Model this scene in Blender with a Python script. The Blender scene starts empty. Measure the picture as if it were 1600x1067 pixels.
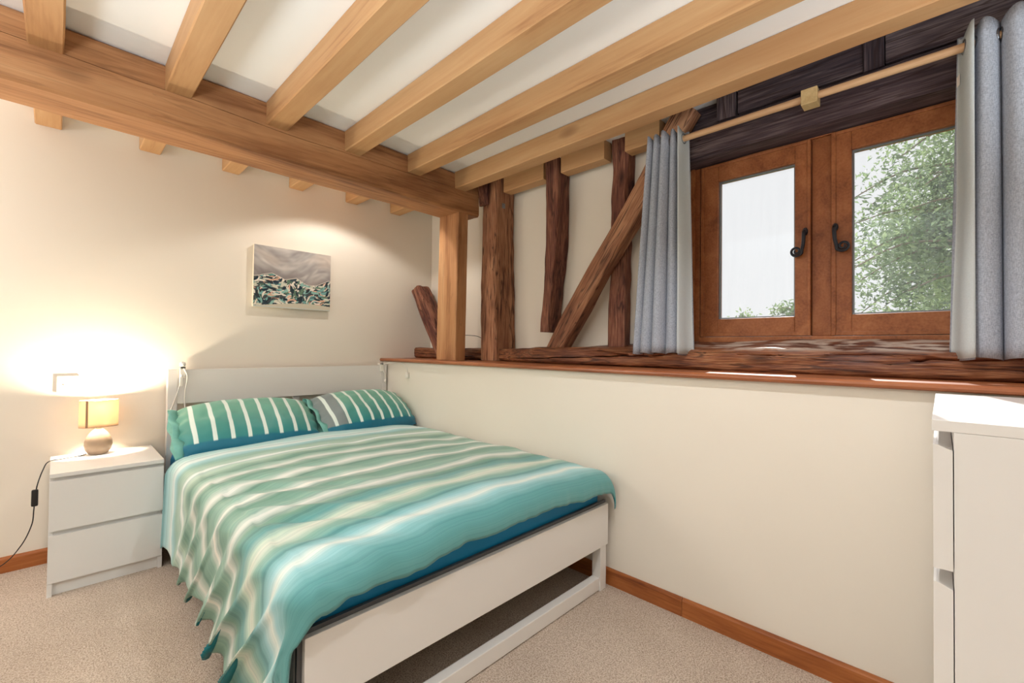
import bpy, bmesh, math, random
from mathutils import Vector, Matrix, noise
PI = math.pi
scene = bpy.context.scene
col = scene.collection

# ------------------------------------------------------------------ camera
yaw, pitch, roll = (math.radians(a) for a in (44.16, 0.894, 0.65))
F0 = Vector((math.cos(yaw), math.sin(yaw), 0)); R0 = Vector((math.sin(yaw), -math.cos(yaw), 0)); U0 = Vector((0, 0, 1))
F1 = F0 * math.cos(pitch) + U0 * math.sin(pitch); U1 = U0 * math.cos(pitch) - F0 * math.sin(pitch)
R2 = R0 * math.cos(roll) + U1 * math.sin(roll); U2 = U1 * math.cos(roll) - R0 * math.sin(roll)
cam_data = bpy.data.cameras.new('camera'); cam = bpy.data.objects.new('camera', cam_data); col.objects.link(cam)
m3 = Matrix((R2, U2, -F1)).transposed()
cam.matrix_world = Matrix.Translation((0, 0, 1.13)) @ m3.to_4x4()
cam_data.sensor_width = 36.0; cam_data.lens = 691.05 / 1600 * 36; cam_data.clip_start = 0.02
scene.camera = cam

# ------------------------------------------------------------------ light
def srgb(r, g=None, b=None):
    if g is None: r, g, b = r
    f = lambda c: (c / 255 / 12.92) if c / 255 <= 0.04045 else ((c / 255 + 0.055) / 1.055) ** 2.4
    return (f(r), f(g), f(b), 1.0)

world = bpy.data.worlds.new('overcast_sky'); scene.world = world; world.use_nodes = True
bg = world.node_tree.nodes['Background']; bg.inputs['Color'].default_value = (0.97, 0.985, 1.0, 1); bg.inputs['Strength'].default_value = 0.80

def add_light(name, kind, loc, energy, color, size=0.05, target=None, **kw):
    d = bpy.data.lights.new(name, kind); o = bpy.data.objects.new(name, d); col.objects.link(o)
    o.location = loc; d.energy = energy; d.color = color
    if kind == 'SUN': d.angle = size
    else: d.shadow_soft_size = size
    for k, v in kw.items(): setattr(d, k, v)
    if target is not None: o.rotation_euler = (Vector(target) - Vector(loc)).to_track_quat('-Z', 'Y').to_euler()
    return o
add_light('sun', 'SUN', (8, 7, 9), 6.0, (1.0, 0.98, 0.95), 0.009, target=(8 - 1.0, 7 - 0.22, 9 - 0.70))
COOL = (0.84, 0.94, 1.0)
add_light('ceiling_downlight', 'SPOT', (0.97, 0.45, 2.34), 44, (0.95, 0.97, 1.0), 0.035, target=(0.97, 0.45, 0), spot_size=2.25, spot_blend=0.6)
# wall washer tucked between the joists just behind the tie beam
add_light('wall_washer', 'SPOT', (1.38, 2.80, 2.29), 17, (1.0, 0.96, 0.90), 0.03, target=(1.38, 2.80, 0), spot_size=2.35, spot_blend=0.25)
# fill lights added out of view to brighten the room, without lamp bodies
add_light('globe_fill_light', 'POINT', (-1.15, 2.80, 1.80), 25, (0.97, 0.98, 1.0), 0.20)
add_light('globe_fill_light', 'POINT', (-1.10, 0.94, 1.95), 9, (0.85, 0.95, 1.0), 0.20)
for (x, y, z, e) in ((1.20, -0.90, 1.40, 40), (0.35, -0.55, 1.30, 30), (-0.80, 0.55, 1.35, 120)):
    add_light('upward_fill_light', 'SPOT', (x, y, z), e, COOL, 0.22, target=(x + 0.1, y + 0.05, 2.36), spot_size=2.6, spot_blend=0.5)  # upward fill, added to lift the ceiling; no lamp stands here
BULB_W, BULB_GLOW = 33.0, 12.0

vs = scene.view_settings
vs.view_transform = 'Standard'; vs.look = 'None'; vs.gamma = 1.0; vs.exposure = 0.12; vs.use_curve_mapping = False

# ------------------------------------------------------------------ materials
def nodes_of(name):
    m = bpy.data.materials.new(name); m.use_nodes = True
    nt = m.node_tree; b = nt.nodes['Principled BSDF']
    return m, nt, nt.nodes, nt.links, b
def ramp(nt, stops, interp='LINEAR'):
    r = nt.nodes.new('ShaderNodeValToRGB'); r.color_ramp.interpolation = interp
    e = r.color_ramp.elements
    while len(e) < len(stops): e.new(0.5)
    for el, (p, c) in zip(e, stops): el.position = p; el.color = c
    return r
def plain(name, rgb, rough=0.5, metal=0.0, spec=0.5, bump=0.0, bscale=200, var=0.0, vscale=3.0):
    m, nt, N, L, b = nodes_of(name)
    c = srgb(rgb)
    b.inputs['Roughness'].default_value = rough; b.inputs['Metallic'].default_value = metal; b.inputs['Specular IOR Level'].default_value = spec
    tc = N.new('ShaderNodeTexCoord')
    n = N.new('ShaderNodeTexNoise'); n.inputs['Scale'].default_value = vscale; n.inputs['Detail'].default_value = 5
    L.new(tc.outputs['Object'], n.inputs['Vector'])
    k = lambda s: tuple(min(1, x * s) for x in c[:3]) + (1,)
    r = ramp(nt, [(0.3, k(1 - var)), (0.7, k(1 + var * 0.5))]); L.new(n.outputs['Fac'], r.inputs['Fac']); L.new(r.outputs['Color'], b.inputs['Base Color'])
    if bump:
        n2 = N.new('ShaderNodeTexNoise'); n2.inputs['Scale'].default_value = bscale; n2.inputs['Detail'].default_value = 4
        L.new(tc.outputs['Object'], n2.inputs['Vector'])
        bp = N.new('ShaderNodeBump'); bp.inputs['Strength'].default_value = bump; bp.inputs['Distance'].default_value = 0.002
        L.new(n2.outputs['Fac'], bp.inputs['Height']); L.new(bp.outputs['Normal'], b.inputs['Normal'])
    return m

def wood(name, stops, rough=0.6, stretch=7.0, grain=9.0, blotch=None, bump=0.25, spec=0.3, knot=None, fine=0.45, crack=0.0):
    """grain runs along local X"""
    m, nt, N, L, b = nodes_of(name)
    b.inputs['Roughness'].default_value = rough; b.inputs['Specular IOR Level'].default_value = spec
    tc = N.new('ShaderNodeTexCoord'); oi = N.new('ShaderNodeObjectInfo')
    off = N.new('ShaderNodeVectorMath'); off.operation = 'MULTIPLY_ADD'
    cmb = N.new('ShaderNodeCombineXYZ')
    for i in range(3): L.new(oi.outputs['Random'], cmb.inputs[i])
    off.inputs[1].default_value = (37.0, 53.0, 71.0); L.new(cmb.outputs[0], off.inputs[0]); L.new(tc.outputs['Object'], off.inputs[2])
    mp = N.new('ShaderNodeMapping'); mp.inputs['Scale'].default_value = (1.0 / stretch, 1, 1); L.new(off.outputs[0], mp.inputs['Vector'])
    n = N.new('ShaderNodeTexNoise'); n.inputs['Scale'].default_value = grain; n.inputs['Detail'].default_value = 7; n.inputs['Roughness'].default_value = 0.6; n.inputs['Distortion'].default_value = 0.9
    L.new(mp.outputs[0], n.inputs['Vector'])
    mp2 = N.new('ShaderNodeMapping'); mp2.inputs['Scale'].default_value = (0.05, 1, 1); L.new(off.outputs[0], mp2.inputs['Vector'])
    f = N.new('ShaderNodeTexNoise'); f.inputs['Scale'].default_value = grain * 14; f.inputs['Detail'].default_value = 4; L.new(mp2.outputs[0], f.inputs['Vector'])
    mx = N.new('ShaderNodeMath'); mx.operation = 'MULTIPLY_ADD'; mx.inputs[1].default_value = fine
    sb = N.new('ShaderNodeMath'); sb.operation = 'SUBTRACT'; sb.inputs[1].default_value = 0.5
    L.new(f.outputs['Fac'], sb.inputs[0]); L.new(sb.outputs[0], mx.inputs[0]); L.new(n.outputs['Fac'], mx.inputs[2])
    r = ramp(nt, [(p, srgb(c)) for p, c in stops]); L.new(mx.outputs[0], r.inputs['Fac'])
    colout = r.outputs['Color']
    if blotch:
        bn = N.new('ShaderNodeTexNoise'); bn.inputs['Scale'].default_value = blotch[1]; bn.inputs['Detail'].default_value = 4
        mp3 = N.new('ShaderNodeMapping'); mp3.inputs['Scale'].default_value = (0.5, 1, 1); L.new(off.outputs[0], mp3.inputs['Vector']); L.new(mp3.outputs[0], bn.inputs['Vector'])
        br = ramp(nt, [(0.5, (0, 0, 0, 1)), (0.68, (1, 1, 1, 1))]); L.new(bn.outputs['Fac'], br.inputs['Fac'])
        sc = N.new('ShaderNodeMath'); sc.operation = 'MULTIPLY'; sc.inputs[1].default_value = blotch[2]; L.new(br.outputs['Color'], sc.inputs[0])
        mix = N.new('ShaderNodeMix'); mix.data_type = 'RGBA'; mix.inputs[7].default_value = srgb(blotch[0])
        L.new(sc.outputs[0], mix.inputs[0]); L.new(colout, mix.inputs[6]); colout = mix.outputs[2]
    if knot:
        vo = N.new('ShaderNodeTexVoronoi'); vo.inputs['Scale'].default_value = knot[1]
        mp4 = N.new('ShaderNodeMapping'); mp4.inputs['Scale'].default_value = (0.45, 1, 1); L.new(off.outputs[0], mp4.inputs['Vector']); L.new(mp4.outputs[0], vo.inputs['Vector'])
        kr = ramp(nt, [(0.02, (1, 1, 1, 1)), (0.13, (0, 0, 0, 1))]); L.new(vo.outputs['Distance'], kr.inputs['Fac'])
        ks = N.new('ShaderNodeMath'); ks.operation = 'MULTIPLY'; ks.inputs[1].default_value = 0.75; L.new(kr.outputs['Color'], ks.inputs[0])
        mix = N.new('ShaderNodeMix'); mix.data_type = 'RGBA'; mix.inputs[7].default_value = srgb(knot[0])
        L.new(ks.outputs[0], mix.inputs[0]); L.new(colout, mix.inputs[6]); colout = mix.outputs[2]
    if crack:
        mp5 = N.new('ShaderNodeMapping'); mp5.inputs['Scale'].default_value = (0.07, 1, 1); L.new(off.outputs[0], mp5.inputs['Vector'])
        cn = N.new('ShaderNodeTexNoise'); cn.inputs['Scale'].default_value = 20; cn.inputs['Detail'].default_value = 3; cn.inputs['Distortion'].default_value = 0.5; L.new(mp5.outputs[0], cn.inputs['Vector'])
        s1 = N.new('ShaderNodeMath'); s1.operation = 'SUBTRACT'; s1.inputs[1].default_value = 0.5; L.new(cn.outputs['Fac'], s1.inputs[0])
        s2 = N.new('ShaderNodeMath'); s2.operation = 'ABSOLUTE'; L.new(s1.outputs[0], s2.inputs[0])
        cr_ = ramp(nt, [(0.006, (1, 1, 1, 1)), (0.022, (0, 0, 0, 1))]); L.new(s2.outputs[0], cr_.inputs['Fac'])
        cs_ = N.new('ShaderNodeMath'); cs_.operation = 'MULTIPLY'; cs_.inputs[1].default_value = crack; L.new(cr_.outputs['Color'], cs_.inputs[0])
        mix = N.new('ShaderNodeMix'); mix.data_type = 'RGBA'; mix.inputs[7].default_value = srgb(46, 26, 22)
        L.new(cs_.outputs[0], mix.inputs[0]); L.new(colout, mix.inputs[6]); colout = mix.outputs[2]
    L.new(colout, b.inputs['Base Color'])
    bp = N.new('ShaderNodeBump'); bp.inputs['Strength'].default_value = bump; bp.inputs['Distance'].default_value = 0.004
    L.new(mx.outputs[0], bp.inputs['Height']); L.new(bp.outputs['Normal'], b.inputs['Normal'])
    return m

M = {}
M['wall'] = plain('cream_plaster', (238, 229, 215), 0.75, spec=0.2, bump=0.06, bscale=60, var=0.02, vscale=1.5)
M['ceil'] = plain('ceiling_white', (251, 250, 248), 0.8, spec=0.2, bump=0.04, bscale=50, var=0.01)
M['oak'] = wood('fresh_oak', [(0.28, (166, 118, 78)), (0.42, (196, 150, 104)), (0.62, (206, 163, 117)), (0.82, (216, 178, 134))], 0.55, 9, 6, ((172, 118, 74), 2.0, 0.35), 0.15, knot=((112, 70, 40), 3.2), fine=0.28)
M['beam'] = wood('tie_beam_oak', [(0.28, (126, 82, 52)), (0.45, (178, 126, 84)), (0.62, (196, 146, 102)), (0.8, (210, 168, 124))], 0.6, 8, 5, ((120, 74, 46), 4.0, 0.55), 0.2, knot=((88, 52, 32), 3.0), fine=0.3, crack=0.16)
M['old'] = wood('aged_oak', [(0.25, (60, 32, 30)), (0.42, (110, 66, 54)), (0.58, (140, 92, 72)), (0.78, (174, 126, 98))], 0.72, 7, 11, ((70, 34, 34), 5.0, 0.7), 0.9, knot=((36, 20, 18), 4.5), fine=0.8, crack=0.7)
M['oldlight'] = wood('aged_oak_light', [(0.25, (96, 58, 42)), (0.42, (148, 100, 72)), (0.58, (174, 124, 92)), (0.78, (196, 150, 114))], 0.72, 7, 10, ((100, 58, 44), 5.0, 0.55), 0.8, knot=((60, 34, 26), 4.0), fine=0.8, crack=0.7)
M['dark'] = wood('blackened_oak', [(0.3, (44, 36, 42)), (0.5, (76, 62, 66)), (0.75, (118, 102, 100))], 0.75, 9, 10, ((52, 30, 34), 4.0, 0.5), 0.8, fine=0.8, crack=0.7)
M['sill'] = wood('waney_sill_oak', [(0.25, (60, 32, 24)), (0.42, (112, 66, 44)), (0.6, (150, 98, 66)), (0.8, (184, 138, 100))], 0.42, 6, 12, ((74, 36, 36), 5.0, 0.65), 1.0, knot=((40, 22, 20), 4.0), fine=0.8, crack=0.7)
_m = M['sill']; _nt = _m.node_tree; _N, _L = _nt.nodes, _nt.links; _b = _N['Principled BSDF']  # pale strip painted along the top edge, standing in for window light on it
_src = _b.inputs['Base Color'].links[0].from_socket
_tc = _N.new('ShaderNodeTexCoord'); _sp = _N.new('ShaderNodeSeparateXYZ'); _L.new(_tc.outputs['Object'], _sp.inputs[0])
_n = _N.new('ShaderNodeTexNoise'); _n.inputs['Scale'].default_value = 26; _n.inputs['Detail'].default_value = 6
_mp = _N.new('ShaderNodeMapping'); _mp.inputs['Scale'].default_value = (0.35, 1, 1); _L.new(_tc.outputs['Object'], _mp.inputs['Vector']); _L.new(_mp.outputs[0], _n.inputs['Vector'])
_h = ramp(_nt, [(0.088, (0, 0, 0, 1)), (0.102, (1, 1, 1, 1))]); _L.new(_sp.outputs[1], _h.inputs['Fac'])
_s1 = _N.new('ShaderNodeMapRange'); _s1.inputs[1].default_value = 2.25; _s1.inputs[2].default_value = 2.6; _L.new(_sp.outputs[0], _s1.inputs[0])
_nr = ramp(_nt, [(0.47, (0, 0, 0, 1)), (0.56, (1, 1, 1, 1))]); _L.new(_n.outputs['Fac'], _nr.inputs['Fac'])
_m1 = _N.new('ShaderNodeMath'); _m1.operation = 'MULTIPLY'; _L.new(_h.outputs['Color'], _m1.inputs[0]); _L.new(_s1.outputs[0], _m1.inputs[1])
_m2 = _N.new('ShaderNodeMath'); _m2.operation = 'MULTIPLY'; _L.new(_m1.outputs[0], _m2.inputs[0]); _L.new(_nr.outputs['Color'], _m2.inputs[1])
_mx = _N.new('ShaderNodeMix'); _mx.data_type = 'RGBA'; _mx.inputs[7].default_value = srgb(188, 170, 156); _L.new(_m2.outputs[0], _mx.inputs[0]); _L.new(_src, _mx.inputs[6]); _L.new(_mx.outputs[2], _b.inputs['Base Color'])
M['frame'] = wood('window_oak', [(0.28, (122, 68, 36)), (0.5, (150, 90, 52)), (0.75, (172, 110, 68))], 0.45, 9, 8, ((130, 74, 40), 2.5, 0.3), 0.1)
M['ledge'] = wood('ledge_oak', [(0.28, (128, 68, 38)), (0.5, (164, 98, 60)), (0.75, (186, 122, 82))], 0.32, 9, 8, None, 0.1, spec=0.5)
M['skirt'] = wood('skirting_oak', [(0.26, (108, 52, 22)), (0.45, (158, 90, 44)), (0.62, (176, 106, 56)), (0.8, (192, 126, 74))], 0.4, 6, 10, ((118, 60, 28), 5.0, 0.4), 0.1, spec=0.4)
M['pole'] = wood('pole_wood', [(0.3, (178, 136, 100)), (0.7, (208, 170, 130))], 0.4, 9, 12, None, 0.05)
M['block'] = wood('bracket_wood', [(0.3, (178, 150, 104)), (0.7, (204, 178, 132))], 0.45, 6, 12, None, 0.05)
M['white'] = plain('white_foil', (232, 228, 224), 0.28, spec=0.5, var=0.005)
M['bedwhite'] = plain('white_lacquer', (234, 229, 223), 0.32, spec=0.5, var=0.005)
M['greyedge'] = plain('grey_metal_edge', (92, 92, 94), 0.45, 0.3)
M['plate'] = plain('white_plastic', (240, 234, 224), 0.3)
M['cable'] = plain('white_cable', (232, 226, 216), 0.4)
M['black'] = plain('black_plastic', (24, 22, 22), 0.4)
M['iron'] = plain('wrought_iron', (48, 52, 60), 0.42, 0.7, bump=0.4, bscale=300)
M['steel'] = plain('galvanised_steel', (150, 150, 150), 0.35, 0.9)
M['ring'] = plain('eyelet_metal', (120, 122, 128), 0.3, 0.9)
M['mattress'] = plain('blue_sheet', (14, 128, 178), 0.5, spec=0.3, var=0.08, bump=0.1, bscale=40)
M['slat'] = plain('birch_slat', (196, 170, 130), 0.6, var=0.05)
M['stone'] = plain('stone_ceramic', (176, 152, 128), 0.25, var=0.12, vscale=18, bump=0.05, bscale=80)
M['gasket'] = plain('glazing_bar_grey', (120, 124, 128), 0.4, 0.4)
M['labelw'] = plain('care_label_white', (236, 228, 220), 0.7)
M['ground'] = plain('grass_ground', (96, 118, 74), 0.9, var=0.3, vscale=1.0)
M['bark'] = plain('bark', (150, 138, 124), 0.9, var=0.3, vscale=12, bump=0.6, bscale=30)

# carpet
m, nt, N, L, b = nodes_of('beige_carpet'); M['carpet'] = m
b.inputs['Roughness'].default_value = 0.95; b.inputs['Specular IOR Level'].default_value = 0.1
tc = N.new('ShaderNodeTexCoord')
n1 = N.new('ShaderNodeTexNoise'); n1.inputs['Scale'].default_value = 210; n1.inputs['Detail'].default_value = 3; L.new(tc.outputs['Object'], n1.inputs['Vector'])
n2 = N.new('ShaderNodeTexNoise'); n2.inputs['Scale'].default_value = 3; n2.inputs['Detail'].default_value = 4; L.new(tc.outputs['Object'], n2.inputs['Vector'])
r = ramp(nt, [(0.3, srgb(158, 138, 122)), (0.5, srgb(204, 184, 166)), (0.7, srgb(228, 212, 196))]); L.new(n1.outputs['Fac'], r.inputs['Fac'])
mx = N.new('ShaderNodeMix'); mx.data_type = 'RGBA'; mx.blend_type = 'MULTIPLY'; mx.inputs[0].default_value = 1.0
r2 = ramp(nt, [(0.3, (0.86, 0.85, 0.84, 1)), (0.7, (1, 1, 1, 1))]); L.new(n2.outputs['Fac'], r2.inputs['Fac'])
L.new(r.outputs['Color'], mx.inputs[6]); L.new(r2.outputs['Color'], mx.inputs[7]); L.new(mx.outputs[2], b.inputs['Base Color'])
bp = N.new('ShaderNodeBump'); bp.inputs['Strength'].default_value = 0.7; bp.inputs['Distance'].default_value = 0.006; L.new(n1.outputs['Fac'], bp.inputs['Height']); L.new(bp.outputs['Normal'], b.inputs['Normal'])

# curtain linen and lining
def cloth(name, rgb, rough=0.85, weave=900, depth=0.12, trans=0.0, stretch=(1, 1, 0.25)):
    m, nt, N, L, b = nodes_of(name)
    b.inputs['Roughness'].default_value = rough; b.inputs['Specular IOR Level'].default_value = 0.2
    tc = N.new('ShaderNodeTexCoord'); out = []
    for s in (stretch, (1, 1, 4 * stretch[2] + 3)):
        mp = N.new('ShaderNodeMapping'); mp.inputs['Scale'].default_value = s; L.new(tc.outputs['Object'], mp.inputs['Vector'])
        n = N.new('ShaderNodeTexNoise'); n.inputs['Scale'].default_value = weave * (1 if s is stretch else 0.35); n.inputs['Detail'].default_value = 3; L.new(mp.outputs[0], n.inputs['Vector']); out.append(n.outputs['Fac'])
    ad = N.new('ShaderNodeMath'); ad.operation = 'ADD'; L.new(out[0], ad.inputs[0]); L.new(out[1], ad.inputs[1])
    hf = N.new('ShaderNodeMath'); hf.operation = 'MULTIPLY'; hf.inputs[1].default_value = 0.5; L.new(ad.outputs[0], hf.inputs[0])
    c = srgb(rgb); k = lambda s: tuple(min(1, x * s) for x in c[:3]) + (1,)
    r = ramp(nt, [(0.35, k(1 - depth * 2)), (0.65, k(1 + depth * 1.5))]); L.new(hf.outputs[0], r.inputs['Fac']); L.new(r.outputs['Color'], b.inputs['Base Color'])
    if trans:
        t = N.new('ShaderNodeBsdfTranslucent'); L.new(r.outputs['Color'], t.inputs['Color'])
        ms = N.new('ShaderNodeMixShader'); ms.inputs[0].default_value = trans
        L.new(b.outputs[0], ms.inputs[1]); L.new(t.outputs[0], ms.inputs[2]); L.new(ms.outputs[0], N['Material Output'].inputs['Surface'])
    return m
M['linen'] = cloth('grey_linen', (166, 172, 184), 0.9, 420, 0.16)
M['lining'] = cloth('pale_lining', (226, 232, 233), 0.8, 600, 0.03, trans=0.4)

# duvet stripes from the uv map
def stripe_mat(name, stops, axis, rough=0.5, wob=0.02):
    m, nt, N, L, b = nodes_of(name)
    b.inputs['Roughness'].default_value = rough; b.inputs['Specular IOR Level'].default_value = 0.35; b.inputs['Sheen Weight'].default_value = 0.15
    uv = N.new('ShaderNodeUVMap'); sp = N.new('ShaderNodeSeparateXYZ'); L.new(uv.outputs[0], sp.inputs[0])
    mp = N.new('ShaderNodeMapping'); mp.inputs['Scale'].default_value = (2.2, 9, 1) if axis == 1 else (9, 2.2, 1); L.new(uv.outputs[0], mp.inputs['Vector'])
    n = N.new('ShaderNodeTexNoise'); n.inputs['Scale'].default_value = 4.0; n.inputs['Detail'].default_value = 3; L.new(mp.outputs[0], n.inputs['Vector'])
    s = N.new('ShaderNodeMath'); s.operation = 'SUBTRACT'; s.inputs[1].default_value = 0.5; L.new(n.outputs['Fac'], s.inputs[0])
    a = N.new('ShaderNodeMath'); a.operation = 'MULTIPLY_ADD'; a.inputs[1].default_value = wob; L.new(s.outputs[0], a.inputs[0]); L.new(sp.outputs[axis], a.inputs[2])
    r = ramp(nt, stops); L.new(a.outputs[0], r.inputs['Fac'])
    return m, nt, N, L, b, r, sp
W_, C_ = (230, 238, 236), (230, 230, 222)
G1, G2, G3 = (112, 154, 136), (146, 184, 168), (182, 206, 190)
T1, T2, A1, A2 = (98, 160, 160), (124, 180, 184), (158, 206, 210), (186, 220, 218)
DL = 1.90   # cloth length along the bed
raw = [(0.0, A1), (0.06, (90, 160, 164)), (0.12, A1), (0.22, A2), (0.27, (232, 240, 238)), (0.32, A1), (0.38, G2), (0.44, G3), (0.48, W_), (0.52, G3), (0.58, G1), (0.65, G2), (0.70, C_), (0.75, G1), (0.83, G2), (0.875, C_), (0.93, G1), (1.02, G2), (1.06, C_), (1.11, G1), (1.20, G2), (1.245, C_), (1.30, G1), (1.37, T1), (1.42, G3), (1.45, (226, 226, 210)), (1.49, G2), (1.54, T1), (1.585, A1), (1.625, (228, 234, 226)), (1.66, A1), (1.71, T2)]
raw = raw[:31] + [(1.73, T1)]
stops = [(p / DL, srgb(c)) for p, c in raw]
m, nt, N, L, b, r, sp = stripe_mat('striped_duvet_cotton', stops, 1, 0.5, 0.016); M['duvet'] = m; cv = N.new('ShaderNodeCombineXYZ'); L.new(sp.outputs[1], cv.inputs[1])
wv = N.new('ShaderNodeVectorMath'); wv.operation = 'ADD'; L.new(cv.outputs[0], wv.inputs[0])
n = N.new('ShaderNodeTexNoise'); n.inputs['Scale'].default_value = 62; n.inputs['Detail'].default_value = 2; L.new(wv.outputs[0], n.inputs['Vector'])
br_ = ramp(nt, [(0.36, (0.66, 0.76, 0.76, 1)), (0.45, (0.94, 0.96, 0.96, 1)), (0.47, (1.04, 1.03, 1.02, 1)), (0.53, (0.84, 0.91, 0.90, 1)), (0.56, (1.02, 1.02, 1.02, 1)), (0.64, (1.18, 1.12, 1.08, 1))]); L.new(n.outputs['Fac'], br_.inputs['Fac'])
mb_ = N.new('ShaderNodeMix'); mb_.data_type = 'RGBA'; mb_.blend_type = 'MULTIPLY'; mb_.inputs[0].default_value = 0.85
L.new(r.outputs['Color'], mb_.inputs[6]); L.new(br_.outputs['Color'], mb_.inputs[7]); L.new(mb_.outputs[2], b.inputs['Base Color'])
M['under'] = plain('teal_cotton', (0, 112, 122), 0.55, spec=0.3, var=0.06)

def pillow_mat(name, grey_to):
    st = []
    k = 9
    m, nt, N, L, b, r, sp = stripe_mat(name, [(0.0, (0, 0, 0, 1)), (1.0, (1, 1, 1, 1))], 0, 0.45, 0.0)
    # white stripe mask: fract(u*9) inside a narrow window, above the plain blue bottom band
    mu = N.new('ShaderNodeMath'); mu.operation = 'MULTIPLY'; mu.inputs[1].default_value = 8.6; L.new(sp.outputs[0], mu.inputs[0])
    fr = N.new('ShaderNodeMath'); fr.operation = 'FRACT'; L.new(mu.outputs[0], fr.inputs[0])
    gt = ramp(nt, [(0.0, (0, 0, 0, 1)), (0.62, (0, 0, 0, 1)), (0.65, (1, 1, 1, 1)), (0.86, (1, 1, 1, 1)), (0.89, (0, 0, 0, 1))]); L.new(fr.outputs[0], gt.inputs['Fac'])
    vb = ramp(nt, [(0.12, (0, 0, 0, 1)), (0.135, (1, 1, 1, 1))]); L.new(sp.outputs[1], vb.inputs['Fac'])
    mk = N.new('ShaderNodeMath'); mk.operation = 'MULTIPLY'; L.new(gt.outputs['Color'], mk.inputs[0]); L.new(vb.outputs['Color'], mk.inputs[1])
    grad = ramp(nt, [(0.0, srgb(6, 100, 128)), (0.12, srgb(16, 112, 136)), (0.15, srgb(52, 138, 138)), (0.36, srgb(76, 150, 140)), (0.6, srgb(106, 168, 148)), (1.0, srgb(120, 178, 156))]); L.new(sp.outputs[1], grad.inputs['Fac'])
    c = grad.outputs['Color']
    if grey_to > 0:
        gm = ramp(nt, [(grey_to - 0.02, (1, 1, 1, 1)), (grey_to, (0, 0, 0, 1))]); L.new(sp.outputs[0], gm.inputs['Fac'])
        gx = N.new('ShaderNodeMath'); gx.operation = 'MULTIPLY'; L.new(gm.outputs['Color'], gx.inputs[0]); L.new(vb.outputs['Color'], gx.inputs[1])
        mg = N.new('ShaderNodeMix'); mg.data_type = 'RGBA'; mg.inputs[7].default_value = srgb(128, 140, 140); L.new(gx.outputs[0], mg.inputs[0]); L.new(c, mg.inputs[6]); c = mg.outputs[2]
    mw = N.new('ShaderNodeMix'); mw.data_type = 'RGBA'; mw.inputs[7].default_value = srgb(226, 238, 230); L.new(mk.outputs[0], mw.inputs[0]); L.new(c, mw.inputs[6])
    L.new(mw.outputs[2], b.inputs['Base Color'])
    return m
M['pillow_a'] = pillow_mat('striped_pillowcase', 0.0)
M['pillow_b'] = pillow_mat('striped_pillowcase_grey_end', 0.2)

# lamp shade: thin translucent satin
m, nt, N, L, b = nodes_of('satin_lampshade'); M['shade'] = m
b.inputs['Base Color'].default_value = srgb(188, 168, 146); b.inputs['Roughness'].default_value = 0.6
t = N.new('ShaderNodeBsdfTranslucent'); t.inputs['Color'].default_value = srgb(250, 230, 200)
ms = N.new('ShaderNodeMixShader'); ms.inputs[0].default_value = 0.36
L.new(b.outputs[0], ms.inputs[1]); L.new(t.outputs[0], ms.inputs[2]); L.new(ms.outputs[0], N['Material Output'].inputs['Surface'])
M['seam'] = plain('shade_seam', (150, 120, 92), 0.6)
m, nt, N, L, b = nodes_of('lit_bulb'); M['bulb'] = m
b.inputs['Emission Color'].default_value = (1.0, 0.82, 0.58, 1); b.inputs['Emission Strength'].default_value = BULB_GLOW; b.inputs['Base Color'].default_value = (1, 1, 1, 1)
trb = N.new('ShaderNodeBsdfTransparent'); msb = N.new('ShaderNodeMixShader'); msb.inputs[0].default_value = 0.15
L.new(trb.outputs[0], msb.inputs[1]); L.new(b.outputs[0], msb.inputs[2]); L.new(msb.outputs[0], N['Material Output'].inputs['Surface'])

# dusty window glass
m, nt, N, L, b = nodes_of('dusty_glass'); M['glass'] = m
tr = N.new('ShaderNodeBsdfTransparent'); gl = N.new('ShaderNodeBsdfGlossy'); gl.inputs['Roughness'].default_value = 0.02
df = N.new('ShaderNodeBsdfTranslucent'); df.inputs['Color'].default_value = (0.9, 0.92, 0.95, 1)
tc = N.new('ShaderNodeTexCoord'); mp = N.new('ShaderNodeMapping'); mp.inputs['Scale'].default_value = (1, 26, 1.6); mp.inputs['Rotation'].default_value = (0.12, 0, 0)
L.new(tc.outputs['Object'], mp.inputs['Vector']); n = N.new('ShaderNodeTexNoise'); n.inputs['Scale'].default_value = 2.2; n.inputs['Detail'].default_value = 6; L.new(mp.outputs[0], n.inputs['Vector'])
r = ramp(nt, [(0.35, (0.01, 0.01, 0.01, 1)), (0.75, (0.03, 0.03, 0.03, 1))]); L.new(n.outputs['Fac'], r.inputs['Fac'])
m1 = N.new('ShaderNodeMixShader'); L.new(r.outputs['Color'], m1.inputs[0]); L.new(tr.outputs[0], m1.inputs[1]); L.new(df.outputs[0], m1.inputs[2])
lf_ = N.new('ShaderNodeLayerWeight'); lf_.inputs['Blend'].default_value = 0.5
pw = N.new('ShaderNodeMath'); pw.operation = 'POWER'; pw.inputs[1].default_value = 5.0; L.new(lf_.outputs['Facing'], pw.inputs[0])
lw = N.new('ShaderNodeMath'); lw.operation = 'MULTIPLY_ADD'; lw.inputs[1].default_value = 0.6; lw.inputs[2].default_value = 0.012; L.new(pw.outputs[0], lw.inputs[0])
m2 = N.new('ShaderNodeMixShader'); L.new(lw.outputs[0], m2.inputs[0]); L.new(m1.outputs[0], m2.inputs[1]); L.new(gl.outputs[0], m2.inputs[2]); L.new(m2.outputs[0], N['Material Output'].inputs['Surface'])

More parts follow.
